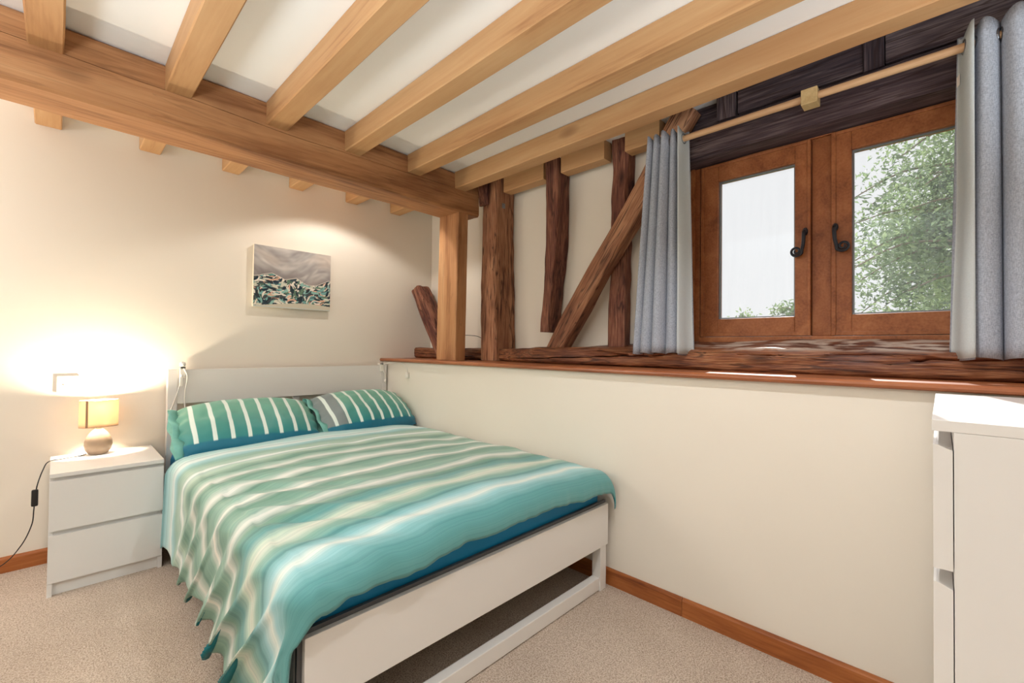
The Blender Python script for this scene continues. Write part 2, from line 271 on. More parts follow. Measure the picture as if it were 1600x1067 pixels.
# leaves
m, nt, N, L, b = nodes_of('pale_green_leaf'); M['leaf'] = m
oi = N.new('ShaderNodeTexCoord'); n = N.new('ShaderNodeTexNoise'); n.inputs['Scale'].default_value = 2.2; n.inputs['Detail'].default_value = 4; L.new(oi.outputs['Object'], n.inputs['Vector'])
r = ramp(nt, [(0.3, srgb(104, 120, 104)), (0.5, srgb(146, 166, 130)), (0.7, srgb(190, 208, 156))]); L.new(n.outputs['Fac'], r.inputs['Fac']); L.new(r.outputs['Color'], b.inputs['Base Color'])
b.inputs['Roughness'].default_value = 0.6
t = N.new('ShaderNodeBsdfTranslucent'); L.new(r.outputs['Color'], t.inputs['Color']); ms = N.new('ShaderNodeMixShader'); ms.inputs[0].default_value = 0.4
L.new(b.outputs[0], ms.inputs[1]); L.new(t.outputs[0], ms.inputs[2]); L.new(ms.outputs[0], N['Material Output'].inputs['Surface'])

# painted canvas reads its colour attribute
m, nt, N, L, b = nodes_of('painted_canvas'); M['paint'] = m
at = N.new('ShaderNodeVertexColor'); at.layer_name = 'paint'; L.new(at.outputs['Color'], b.inputs['Base Color']); b.inputs['Roughness'].default_value = 0.65; b.inputs['Specular IOR Level'].default_value = 0.25
n = N.new('ShaderNodeTexNoise'); n.inputs['Scale'].default_value = 500; L.new(N.new('ShaderNodeTexCoord').outputs['Object'], n.inputs['Vector'])
bp = N.new('ShaderNodeBump'); bp.inputs['Strength'].default_value = 0.2; bp.inputs['Distance'].default_value = 0.001; L.new(n.outputs['Fac'], bp.inputs['Height']); L.new(bp.outputs['Normal'], b.inputs['Normal'])
M['canvas'] = plain('bare_canvas_edge', (228, 216, 196), 0.8)

# ------------------------------------------------------------------ geometry helpers
class MB:
    def __init__(s): s.v = []; s.f = []; s.uv = {}; s.mi = {}
    def add(s, vs, fs, mi=0):
        o = len(s.v); s.v += [Vector(p) for p in vs]
        for f in fs:
            if mi: s.mi[len(s.f)] = mi
            s.f.append([i + o for i in f])
        return s
    def box(s, x0, x1, y0, y1, z0, z1, b=0.0, mi=0):
        if b <= 0:
            return s.add([(x, y, z) for x in (x0, x1) for y in (y0, y1) for z in (z0, z1)], [(0, 1, 3, 2), (4, 6, 7, 5), (0, 4, 5, 1), (2, 3, 7, 6), (0, 2, 6, 4), (1, 5, 7, 3)], mi)
        bm = bmesh.new(); bmesh.ops.create_cube(bm, size=1.0)
        for v in bm.verts: v.co = Vector(((x0 + x1) / 2 + v.co.x * (x1 - x0), (y0 + y1) / 2 + v.co.y * (y1 - y0), (z0 + z1) / 2 + v.co.z * (z1 - z0)))
        bmesh.ops.bevel(bm, geom=list(bm.edges), offset=b, segments=2, affect='EDGES', profile=0.6)
        bm.verts.index_update()
        s.add([v.co.copy() for v in bm.verts], [[v.index for v in f.verts] for f in bm.faces], mi); bm.free(); return s
    def tube(s, pts, rad, n=10, cap=True):
        pts = [Vector(p) for p in pts]; k = len(pts); rads = rad if isinstance(rad, (list, tuple)) else [rad] * k
        prev = None; rings = []
        for i, p in enumerate(pts):
            t = (pts[min(i + 1, k - 1)] - pts[max(i - 1, 0)]).normalized()
            if prev is None:
                a = Vector((0, 0, 1)) if abs(t.z) < 0.9 else Vector((1, 0, 0)); u = t.cross(a).normalized()
            else: u = (prev - t * prev.dot(t)).normalized()
            prev = u; w = t.cross(u)
            rings.append([p + (u * math.cos(2 * PI * j / n) + w * math.sin(2 * PI * j / n)) * rads[i] for j in range(n)])
        vs = [q for r_ in rings for q in r_]; fs = []
        for i in range(k - 1):
            for j in range(n): fs.append((i * n + j, i * n + (j + 1) % n, (i + 1) * n + (j + 1) % n, (i + 1) * n + j))
        if cap: fs.append(tuple(range(n))[::-1]); fs.append(tuple((k - 1) * n + j for j in range(n)))
        return s.add(vs, fs)
    def lathe(s, prof, c, n=32, sx=1.0, sy=1.0):
        c = Vector(c); vs = []; fs = []; k = len(prof)
        for (r_, z) in prof:
            for j in range(n): vs.append(c + Vector((r_ * sx * math.cos(2 * PI * j / n), r_ * sy * math.sin(2 * PI * j / n), z)))
        for i in range(k - 1):
            for j in range(n): fs.append((i * n + j, i * n + (j + 1) % n, (i + 1) * n + (j + 1) % n, (i + 1) * n + j))
        if prof[0][0] > 1e-5: fs.append(tuple(range(n))[::-1])
        if prof[-1][0] > 1e-5: fs.append(tuple((k - 1) * n + j for j in range(n)))
        return s.add(vs, fs)
    def prism(s, poly, axis, a, b):
        """poly: 2D outline extruded along axis ('x': poly=(y,z); 'y': (x,z); 'z': (x,y))"""
        def P(p, t): return {'x': (t, p[0], p[1]), 'y': (p[0], t, p[1]), 'z': (p[0], p[1], t)}[axis]
        n = len(poly); vs = [P(p, a) for p in poly] + [P(p, b) for p in poly]
        return s.add(vs, [tuple(range(n))[::-1], tuple(range(n, 2 * n))] + [(i, (i + 1) % n, n + (i + 1) % n, n + i) for i in range(n)])
    def build(s, name, mats, parent=None, smooth=False, origin=None, matrix=None):
        me = bpy.data.meshes.new(name)
        o = bpy.data.objects.new(name, me); col.objects.link(o)
        if matrix is not None:
            vs_ = s.v; o.matrix_world = matrix
        else:
            if parent is not None: org = Vector(parent['_o']) if '_o' in parent else Vector((0, 0, 0))
            elif origin is not None: org = Vector(origin)
            else:
                lo = [min(v[i] for v in s.v) for i in range(3)]; hi = [max(v[i] for v in s.v) for i in range(3)]
                org = Vector(((lo[0] + hi[0]) / 2, (lo[1] + hi[1]) / 2, lo[2]))
            vs_ = [v - org for v in s.v]
            if parent is not None: o.parent = parent; o['_o'] = tuple(org)
            else: o.location = org; o['_o'] = tuple(org)
        me.from_pydata([tuple(v) for v in vs_], [], s.f); me.validate(); me.update()
        bm = bmesh.new(); bm.from_mesh(me); bmesh.ops.recalc_face_normals(bm, faces=bm.faces); bm.to_mesh(me); bm.free()
        for mt in (mats if isinstance(mats, (list, tuple)) else [mats]): me.materials.append(mt)
        for i, k in s.mi.items(): me.polygons[i].material_index = k
        if smooth:
            me.polygons.foreach_set('use_smooth', [True] * len(me.polygons))
            if smooth is not True: 
                try: me.set_sharp_from_angle(angle=math.radians(smooth))
                except Exception: pass
        return o
def tag(o, label=None, cat=None, group=None, kind=None):
    if label: o['label'] = label
    if cat: o['category'] = cat
    if group: o['group'] = group
    if kind: o['kind'] = kind
    return o
def thing(name, loc, label=None, cat=None, group=None, kind=None):
    o = bpy.data.objects.new(name, None); col.objects.link(o); o.location = loc; o['_o'] = tuple(loc); o.empty_display_size = 0.1
    return tag(o, label, cat, group, kind)
def bx(name, mat, parent, *a, **k): return MB().box(*a, **k).build(name, mat, parent)

def lathe_curve(pts, n=60):
    """Catmull-Rom through pts"""
    P = [Vector(p) for p in pts]; P = [P[0] * 2 - P[1]] + P + [P[-1] * 2 - P[-2]]; out = []
    seg = len(P) - 3
    for i in range(seg):
        for j in range(max(2, n // seg)):
            t = j / max(2, n // seg); a, b_, c, d = P[i:i + 4]
            out.append(0.5 * ((2 * b_) + (c - a) * t + (2 * a - 5 * b_ + 4 * c - d) * t * t + (3 * b_ - a - 3 * c + d) * t ** 3))
    out.append(P[-2]); return out

def timber(name, mat, a, b, normal, prof, segs=24, per=4, cham=0.006, rough=0.002, freq=6.0, seed=0, parent=None, groove=None, smooth=False):
    """a..b axis; normal = outward direction of local q; prof(s)->(p0,p1,q0,q1); grain along local X"""
    a, b = Vector(a), Vector(b); ex = (b - a).normalized(); Lh = (b - a).length
    ez = Vector(normal); ez = (ez - ex * ez.dot(ex)).normalized(); ey = ez.cross(ex)
    mb = MB(); rings = []; n = None; sv = Vector((seed * 3.1, seed * 7.7, seed * 1.3))
    for i in range(segs + 1):
        s = Lh * i / segs; p0, p1, q0, q1 = prof(s); c = cham
        ring = []
        cs = [((p0 + c, q0), (p1 - c, q0)), ((p1, q0 + c), (p1, q1 - c)), ((p1 - c, q1), (p0 + c, q1)), ((p0, q1 - c), (p0, q0 + c))]
        for e, (A, B) in enumerate(cs):
            for k in range(per):
                t = k / (per - 1); ring.append((A[0] + (B[0] - A[0]) * t, A[1] + (B[1] - A[1]) * t))
        pts = []
        for (p, q) in ring:
            v = Vector((s * freq * 0.35, p * freq * 2, q * freq * 2)) + sv
            d1 = noise.noise(v); d2 = noise.noise(v * 3.1 + Vector((9, 9, 9)))
            pc, qc = (p0 + p1) / 2, (q0 + q1) / 2
            dv = Vector((p - pc, q - qc)); dv = dv.normalized() if dv.length > 1e-6 else dv
            dd = rough * (d1 + 0.5 * d2)
            low = Vector((noise.noise(Vector((s * 1.3, 0, 0)) + sv), noise.noise(Vector((s * 1.3, 5, 0)) + sv))) * rough * 0.8
            pts.append(Vector((s, p + dv.x * dd + low.x, q + dv.y * dd + low.y)))
        if groove:
            # thin shrinkage crack cut into the q1 face: (pfun, depth, halfwidth)
            gp = groove[0](s); hw = groove[2]
            idx = next((k for k in range(2 * per, 3 * per - 1) if min(pts[k].y, pts[k + 1].y) <= gp <= max(pts[k].y, pts[k + 1].y)), None)
            if idx is None: idx = 2 * per
            A, B = pts[idx], pts[idx + 1]; t = (gp - A.y) / (B.y - A.y) if abs(B.y - A.y) > 1e-6 else 0.5
            z = A.z + (B.z - A.z) * min(1, max(0, t)); sg = 1 if B.y > A.y else -1
            dep = groove[1] * groove[3](s)
            pts = pts[:idx + 1] + [Vector((s, gp - sg * hw, z)), Vector((s, gp, z - dep)), Vector((s, gp + sg * hw, z))] + pts[idx + 1:]
        rings.append(pts); n = len(pts)
    vs = [p for r_ in rings for p in r_]; fs = []
    for i in range(segs):
        for j in range(n): fs.append((i * n + j, i * n + (j + 1) % n, (i + 1) * n + (j + 1) % n, (i + 1) * n + j))
    mb.add(vs, fs)
    for i, rev in ((0, True), (segs, False)):
        cen = sum((rings[i][j] for j in range(n)), Vector()) / n; o = len(mb.v); mb.v.append(cen)
        for j in range(n):
            mb.f.append([o, i * n + (j + 1) % n, i * n + j] if rev else [o, i * n + j, i * n + (j + 1) % n])
    mat4 = Matrix((ex, ey, ez)).transposed().to_4x4(); mat4.translation = a
    o = mb.build(name, mat, None, smooth=smooth, matrix=mat4)
    return o
def K(p0, p1, q0, q1): return lambda s: (p0, p1, q0, q1)

# ------------------------------------------------------------------ room shell
ZC = 2.365; XW = 1.885; XP = 2.355; YB = 3.315; XL = -1.75; YF = -1.75
tag(MB().box(XL - .2, 2.6, YF - .2, YB + .2, -0.12, 0).build('floor', M['carpet']), 'beige short pile carpet covering the bedroom floor', kind='structure')
tag(MB().box(XL - .2, 2.6, YF - .2, YB + .2, ZC, ZC + 0.12).build('ceiling', M['ceil']), 'white plaster ceiling above the oak joists', kind='structure')
tag(MB().box(XL - .2, 2.6, YB, YB + 0.2, 0, ZC).build('wall_back', M['wall']), 'cream plaster wall behind the headboard', kind='structure')
tag(MB().box(XL - .2, XL, YF - .2, YB, 0, ZC).build('wall_left', M['wall']), 'cream plaster wall on the left, out of view', kind='structure')
tag(MB().box(XL, 2.6, YF - .2, YF, 0, ZC).build('wall_front', M['wall']), 'cream plaster wall behind the camera', kind='structure')
tag(MB().box(XW, 2.52, YF, YB, 0, 1.014).build('wall_right', M['wall']), 'cream dado wall under the window ledge', kind='structure')
WY0, WY1, WZ0, WZ1 = -0.195, 0.955, 1.17, 2.125
up = MB(); up.box(XP, 2.52, WY1, YB, 1.014, ZC); up.box(XP, 2.52, YF, WY0, 1.014, ZC); up.box(XP, 2.52, WY0, WY1, 1.014, WZ0); up.box(XP, 2.52, WY0, WY1, WZ1, ZC)
tag(up.build('wall_right_upper', M['wall']), 'cream plaster infill between the old timbers, pierced by the window', kind='structure')

def skirting(name, a, b, normal, label):
    a, b = Vector(a), Vector(b); ex = (b - a).normalized(); n_ = Vector(normal); L_ = (b - a).length
    mb = MB(); prof = [(0, 0), (0.015, 0), (0.015, 0.066), (0.012, 0.072), (0.004, 0.076), (0, 0.076)]
    k = len(prof); vs = [(0, -p, z) for p, z in prof] + [(L_, -p, z) for p, z in prof]
    mb.add(vs, [tuple(range(k)), tuple(range(k, 2 * k))[::-1]] + [(i, (i + 1) % k, k + (i + 1) % k, k + i) for i in range(k)])
    mt = Matrix((ex, -n_, Vector((0, 0, 1)))).transposed().to_4x4(); mt.translation = a
    return tag(mb.build(name, M['skirt'], matrix=mt), label, kind='structure')
skirting('baseboard_back', (XL, YB, 0), (XW, YB, 0), (0, -1, 0), 'orange oak skirting along the headboard wall')
skirting('baseboard_right', (XW, 1.66, 0), (XW, YB - 0.015, 0), (-1, 0, 0), 'orange oak skirting under the dado wall, behind the bed')
skirting('baseboard_right', (XW, 0.795, 0), (XW, 1.66, 0), (-1, 0, 0), 'plain grained length of oak skirting beside the bed foot')
skirting('baseboard_right', (XW, YF, 0), (XW, 0.793, 0), (-1, 0, 0), 'boldly figured length of oak skirting nearest the camera')

# window ledge
nose = [(1.855 + 0.010 * (1 - math.cos(t)), 1.0265 + 0.0125 * math.cos(PI / 2 + t) * -1) for t in ()]
prof = [(XP, 1.014), (1.862, 1.014), (1.857, 1.018), (1.855, 1.025), (1.856, 1.032), (1.862, 1.038), (XP, 1.039)]
mb = MB(); Ll = YB - YF
mb.add([(0, (x - XP), z - 1.014) for x, z in prof] + [(Ll, (x - XP), z - 1.014) for x, z in prof], [tuple(range(7)), tuple(range(7, 14))[::-1]] + [(i, (i + 1) % 7, 7 + (i + 1) % 7, 7 + i) for i in range(7)])
mt = Matrix(((0, 1, 0), (1, 0, 0), (0, 0, 1))).transposed().to_4x4(); mt.translation = (XP, YF, 1.014)
tag(mb.build('trim_1', M['ledge'], matrix=mt), 'reddish varnished oak ledge capping the dado wall', kind='structure')

# ------------------------------------------------------------------ ceiling timbers
JX = [-0.10, 0.31, 0.718, 1.125, 1.54, 1.925]
ords = ['leftmost', 'second from left', 'third from left', 'fourth from left', 'fifth from left', 'rightmost, nearest the window']
BY0, BY1, BZ0 = 2.445, 2.685, 2.095
for i, x in enumerate(JX):
    o = timber('ceiling_joist', M['oak'], (x + 0.05, YF + 0.002, 0), (x + 0.05, BY0 + 0.004, 0), (0, 0, -1),
               (lambda s, z0=2.248: (-0.05, 0.05, -ZC, -z0)), 26, 4, 0.005, 0.004, 2.2, seed=i + 1)
    tag(o, ['pale oak ceiling joist at far left, seen almost end on', 'pale oak ceiling joist second from the left',
            'pale oak ceiling joist third from the left', 'pale oak ceiling joist fourth from the left',
            'pale oak ceiling joist second in from the window', 'pale oak ceiling joist nearest the window and curtain pole'][i], 'joist', 'oak ceiling joists in front of the beam')
    o = timber('joist_end', M['oak'], (x + 0.05, BY1 + 0.004, 0), (x + 0.05, YB - 0.002, 0), (0, 0, -1), (lambda s: (-0.049, 0.049, -ZC, -2.25)), 5, 4, 0.005, 0.002, 3, seed=i + 21)
    tag(o, ['short oak joist end behind the beam, leftmost above the wall plate', 'short oak joist end behind the beam, above the left of the headboard',
            'short oak joist end behind the beam, up left of the painting', 'short oak joist end behind the beam, up right of the painting',
            'short oak joist end behind the beam, second from the corner', 'short oak joist end behind the beam, nearest the corner'][i], 'joist', 'oak joist ends between beam and headboard wall')

bl = 2.150 - XL
def beam_prof(s):
    x = XL + s
    sag = 0.012 * math.sin((x + 1.0) * 1.3)
    return (-0.12, 0.12, -0.135, 0.135)
crack = lambda s: 0.020 + 0.010 * noise.noise(Vector((s * 2.1, 3, 0))) + 0.012 * math.sin(s * 1.7)
# axis runs +x; normal -y so q1 is the front face; ey = ez x ex = (0,-1,0)x(1,0,0) = +z
o = timber('tie_beam', M['beam'], (XL + 0.002, (BY0 + BY1) / 2, (BZ0 + ZC) / 2), (2.150, (BY0 + BY1) / 2, (BZ0 + ZC) / 2), (0, -1, 0),
           (lambda s: (-0.135, 0.1345, -0.12, 0.12)), 110, 6, 0.012, 0.006, 3.0, seed=50,
           groove=(crack, 0.016, 0.0016, lambda s: max(0.02, min(1, 0.55 + 1.2 * noise.noise(Vector((s * 1.1 + 4, 1, 0)))))))
tag(o, 'massive oak tie beam with a long shrinkage crack, crossing in front of the headboard wall', 'beam')

o = timber('oak_post', M['beam'], (2.006, (BY0 + BY1) / 2 + .01, 1.040), (2.012, (BY0 + BY1) / 2, 2.094), (-1, 0, 0),
           (lambda s: (-0.112, 0.112, -0.047, 0.045)), 20, 4, 0.005, 0.002, 3, seed=61)
tag(o, 'clean squared oak post on the ledge holding up the beam end', 'post')

# ------------------------------------------------------------------ old timber frame on the window wall (q = depth towards room, -x)
def yz(name, mat, y0, z0, y1, z1, x, prof, **k):
    return timber(name, mat, (x, y0, z0), (x, y1, z1), (-1, 0, 0), prof, **k)
# vertical axis +z, normal -x: ey = ez x ex = (-1,0,0)x(0,0,1) = (0,1,0)  -> p is +y
t_ = thing('old_post', (2.16, 2.34, 1.04), 'thick gnarled old oak post with ragged sapwood edge, beside the beam end', 'post')
def post_prof(s):
    z = 1.04 + s
    return (-0.078 - 0.006 * math.sin(s * 5), 0.078 + 0.004 * math.sin(s * 3), 0.0, 0.195 + 0.006 * math.sin(s * 4 + 1))
o = yz('shaft', M['oldlight'], 2.335, 1.041, 2.345, ZC - 0.001, XP - 0.002, post_prof, segs=60, per=7, cham=0.010, rough=0.012, freq=7, seed=71, smooth=50)
def adopt(o, par):
    o.parent = par; o.matrix_parent_inverse = Matrix.Translation(-Vector(par['_o']))
adopt(o, t_)
o = yz('jowl', M['old'], 2.395, 2.17, 2.385, ZC - 0.001, XP - 0.19, (lambda s: (-0.05, 0.045, 0.0, 0.02 + 0.022 * min(1, s / 0.12))), segs=10, per=4, cham=0.008, rough=0.004, freq=7, seed=72)
adopt(o, t_)
tg = MB().box(2.205, 2.232, 2.254, 2.262, 2.135, 2.170, 0.002).tube([(2.218, 2.253, 2.160), (2.212, 2.250, 2.152), (2.213, 2.249, 2.144), (2.220, 2.249, 2.142), (2.224, 2.250, 2.148)], 0.003, 6)
for v in tg.v: v.x += 0.0; v.y -= 0.004
tag(tg.build('metal_tag', M['steel'], t_), 'small galvanised metal tag')

def stud1(s):
    t = s / 1.12
    sh = 0.06 * max(0, 1 - t * 1.6) ** 1.2
    return (-0.048 + sh + 0.012 * (1 - t), 0.048 + sh * 0.7, 0.0, 0.148 - 0.02 * (1 - t))
o = yz('old_stud', M['old'], 1.808, 1.240, 1.808, ZC - 0.001, XP - 0.002, stud1, segs=40, per=6, cham=0.008, rough=0.009, freq=8, seed=81, smooth=50)
tag(o, 'old reddish stud with a rotted foot hanging short of the sill, above the brace foot', 'stud')
o = yz('old_stud', M['old'], 1.358, 1.115, 1.345, ZC - 0.001, XP - 0.002, (lambda s: (-0.052 - .006 * math.sin(s * 6), 0.052, 0.0, 0.092)), segs=44, per=6, cham=0.010, rough=0.013, freq=8, seed=82, smooth=50)
tag(o, 'dark old stud crossed by the diagonal brace, left of the grey curtain', 'stud')
o = yz('old_brace', M['oldlight'], 1.765, 1.098, 0.915, ZC - 0.012, XP - 0.095, (lambda s: (-0.058, 0.058, 0.0, 0.095 + .008 * math.sin(s * 4))), segs=56, per=6, cham=0.010, rough=0.010, freq=7, seed=83, smooth=50)
tag(o, 'long diagonal old oak brace rising from the sill behind the left curtain', 'brace')
o = yz('old_brace_stub', M['old'], 2.93, 1.09, 3.285, 1.640, XP - 0.06, (lambda s: (-0.050 - .012 * math.sin(s * 5), 0.050, 0.0, 0.135)), segs=22, per=6, cham=0.012, rough=0.014, freq=8, seed=84, smooth=50)
tag(o, 'sawn off stub of old brace leaning in the corner left of the squared post', 'brace')

def sill_prof_fac(y0, d):
    def f(s):
        y = y0 + d * s
        top = 0.085 + 0.02 * max(0, min(1, (2.3 - y) / 0.9)) + 0.022 * max(0, min(1, (1.3 - y) / 0.8))
        top += 0.008 * noise.noise(Vector((y * 3.0, 2, 7)))
        fr = 0.165 + 0.075 * max(0, min(1, (2.2 - y) / 0.35))
        return (0.0, top, 0.0, fr)
    return f
# axis -y, normal -x: ey = ez x ex = (-1,0,0)x(0,-1,0) = (0,0,1)
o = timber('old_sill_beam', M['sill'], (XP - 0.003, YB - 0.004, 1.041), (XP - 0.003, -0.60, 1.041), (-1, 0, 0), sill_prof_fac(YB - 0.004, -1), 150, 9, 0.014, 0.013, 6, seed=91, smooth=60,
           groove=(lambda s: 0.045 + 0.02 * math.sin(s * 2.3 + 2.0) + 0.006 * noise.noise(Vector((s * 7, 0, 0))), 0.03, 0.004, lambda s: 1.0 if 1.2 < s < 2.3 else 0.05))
# waney top: it slopes down towards the room below the window, so the slope catches the light
me = o.data
for v in me.vertices:
    s_, p_, q_ = v.co
    if p_ > 0.085 and s_ > 1.7:
        k = min(1, max(0, q_ / 0.22)) * min(1, (s_ - 1.7) / 0.5)
        v.co.z += 0.0
        v.co.y -= k * 0.052 * (0.9 + 0.8 * noise.noise(Vector((s_ * 2.6, 0, 3)))) - 0.022 * min(1, (s_ - 1.7) / 0.5)
tag(o, 'gnarled old oak sill beam lying along the ledge below the window', 'beam')

def hor(name, mat, y0, y1, x, z0, z1, depth, seed, rough=0.002, segs=10, cham=0.004, per=4, smooth=False):
    return timber(name, mat, (x, y0, (z0 + z1) / 2), (x, y1, (z0 + z1) / 2), (-1, 0, 0), (lambda s: (-(z1 - z0) / 2, (z1 - z0) / 2, 0, depth)), segs, per, cham, rough, 5, seed=seed, smooth=smooth)
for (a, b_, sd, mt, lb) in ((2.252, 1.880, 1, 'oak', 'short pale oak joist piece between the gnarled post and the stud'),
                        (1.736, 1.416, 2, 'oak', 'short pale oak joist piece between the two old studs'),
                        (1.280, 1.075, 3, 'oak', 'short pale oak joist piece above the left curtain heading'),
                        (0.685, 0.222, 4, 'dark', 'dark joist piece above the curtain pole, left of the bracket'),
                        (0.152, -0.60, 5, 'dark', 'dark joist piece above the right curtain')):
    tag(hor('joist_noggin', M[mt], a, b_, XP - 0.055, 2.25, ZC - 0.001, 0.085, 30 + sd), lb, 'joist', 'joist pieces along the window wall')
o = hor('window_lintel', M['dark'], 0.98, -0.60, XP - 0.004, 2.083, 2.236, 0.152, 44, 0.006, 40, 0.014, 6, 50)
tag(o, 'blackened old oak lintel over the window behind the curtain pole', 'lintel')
for (y, w, sd, lb) in ((0.735, 0.042, 1, 'short blackened stud over the lintel, next to the brace top'), (0.187, 0.032, 2, 'short blackened stud over the lintel, above the pole bracket')):
    o = yz('cripple_stud', M['dark'], y, 2.238, y, ZC - 0.001, XP - 0.004, (lambda s, w=w: (-w, w, 0, 0.15)), segs=6, per=4, cham=0.004, rough=0.002, freq=6, seed=46 + sd)
    tag(o, lb, 'stud')

tag(hor('timber_infill', M['dark'], 0.965, 0.780, XP - 0.004, 2.240, ZC - 0.001, 0.085, 49), 'dark timber filling piece between the brace top and the first short stud', 'timber')
# thin black cable loop between the posts
cb = MB().tube(lathe_curve([(2.06, 2.70, 1.20), (2.12, 2.66, 1.225), (2.19, 2.52, 1.222), (2.20, 2.44, 1.20)], 24), 0.0022, 6)
cb.tube(lathe_curve([(2.07, 2.62, 1.21), (2.075, 2.60, 1.12), (2.09, 2.56, 1.062), (2.12, 2.50, 1.072), (2.14, 2.46, 1.060), (2.11, 2.50, 1.047), (2.03, 2.43, 1.0435)], 40), 0.0022, 6)
tag(cb.build('black_cable', M['black'], smooth=True), 'thin black cable looped between the squared post and the gnarled post', 'cable')

# ------------------------------------------------------------------ window
win = thing('window_1', (XP, 0.38, WZ0), 'two light oak casement window above the old sill beam', kind='structure')
fx0, fx1 = 2.338, 2.43
fr = MB()
fr.box(fx0, fx1, 0.905, 0.948, 1.175, 2.118, 0.004); fr.box(fx0, fx1, -0.190, -0.147, 1.175, 2.118, 0.004)
fr.box(fx0, fx1, -0.147, 0.905, 2.083, 2.118, 0.004); fr.box(fx0 - 0.012, fx1, -0.150, 0.908, 1.165, 1.200, 0.004)
fr.build('window_frame', M['frame'], win)
bx('head_bead', M['frame'], win, fx0 - 0.014, fx0 + 0.004, -0.19, 0.948, 2.102, 2.120, 0.003)
bx('jamb_bead', M['frame'], win, fx0 - 0.014, fx0 + 0.004, 0.930, 0.950, 1.18, 2.102, 0.003)
bx('mullion', M['frame'], win, fx0 + 0.012, fx1, 0.343, 0.415, 1.200, 2.083, 0.003)
def handle(y, z, sgn, par):
    h = MB()
    X = 2.332
    h.lathe([(0.0, 0), (0.013, 0), (0.015, 0.004), (0.012, 0.010), (0.0, 0.012)], (0, 0, 0), 14, 0.75, 1.2)
    for v in h.v: v.x, v.y, v.z = X - v.z, y + v.x, z + v.y
    pts = [(X - 0.008, y, z), (X - 0.026, y, z - 0.002), (X - 0.032, y, z - 0.020), (X - 0.030, y + sgn * 0.002, z - 0.055), (X - 0.028, y + sgn * 0.008, z - 0.085)]
    cy, cz, r0 = y + sgn * 0.030, z - 0.088, 0.024
    sp_ = []
    for k in range(26):
        a = PI + k / 25 * 3.6 * PI * 0.92; rr = r0 * (1 - 0.8 * k / 25)
        sp_.append((X - 0.027, cy + sgn * math.cos(a) * rr, cz + math.sin(a) * rr))
    path = lathe_curve(pts + sp_[1:3], 20)[:-1] + [Vector(p) for p in sp_[2:]]
    n_ = len(path); rad = [0.0085 * (1 - 0.60 * i / n_) if i > 3 else 0.007 for i in range(n_)]
    h.tube(path, rad, 8)
    return tag(h.build('window_handle', M['iron'], par, smooth=40), 'black wrought iron monkey tail handle')
def casement(y0, y1, gy0, gy1, name, hy, sgn):
    c = MB(); cx0, cx1 = 2.334, 2.395; z0, z1 = 1.202, 2.080; gz0, gz1 = 1.290, 1.992
    c.box(cx0, cx1, gy1, y1, z0, z1, 0.003); c.box(cx0, cx1, y0, gy0, z0, z1, 0.003)
    c.box(cx0, cx1, gy0, gy1, gz1, z1, 0.003); c.box(cx0, cx1, gy0, gy1, z0, gz0, 0.003)
    # raised outer bead
    c.box(cx0 - 0.006, cx0 + 0.002, y1 - 0.016, y1, z0, z1, 0.002); c.box(cx0 - 0.006, cx0 + 0.002, y0, y0 + 0.012, z0, z1, 0.002)
    c.box(cx0 - 0.006, cx0 + 0.002, y0 + .012, y1 - .016, z1 - 0.012, z1, 0.002); c.box(cx0 - 0.006, cx0 + 0.002, y0 + .012, y1 - .016, z0, z0 + 0.016, 0.002)
    o = c.build('casement', M['frame'], win); o['label'] = name
    g = MB(); t = 0.007
    g.box(2.352, 2.362, gy1 - t, gy1, gz0, gz1); g.box(2.352, 2.362, gy0, gy0 + t, gz0, gz1); g.box(2.352, 2.362, gy0 + t, gy1 - t, gz1 - t, gz1); g.box(2.352, 2.362, gy0 + t, gy1 - t, gz0, gz0 + t)
    g.build('glazing_bead', M['gasket'], o)
    MB().box(2.360, 2.364, gy0 + 0.001, gy1 - 0.001, gz0 + 0.001, gz1 - 0.001).build('glass_pane', M['glass'], o)
    handle(hy, 1.668, sgn, o)
casement(0.417, 0.898, 0.478, 0.814, 'left casement of the window', 0.437, 1)
casement(-0.140, 0.341, -0.062, 0.271, 'right casement of the window', 0.327, -1)

# ------------------------------------------------------------------ curtain pole and curtains
PX, PZ = 2.10, 2.156
cp = thing('curtain_pole', (PX, 0.38, PZ), 'round pale wooden curtain pole across the top of the window', 'pole')
pm = MB().tube([(x, 0, 0) for x in (0, 0.4, 0.8, 1.2, 1.50)], 0.0145, 20)
mt = Matrix(((0, -1, 0), (1, 0, 0), (0, 0, 1))).transposed().to_4x4(); mt.translation = (PX, 1.055, PZ)
o = pm.build('rod', M['pole'], smooth=40, matrix=mt); adopt(o, cp)
bk = MB().box(PX - 0.026, PX + 0.034, 0.349, 0.405, PZ - 0.034, PZ + 0.028, 0.003).box(PX + 0.034, XP - 0.156, 0.362, 0.392, PZ - 0.002, PZ + 0.024, 0.002)
tag(bk.build('pole_bracket', M['block'], cp), 'square pale wooden bracket block')

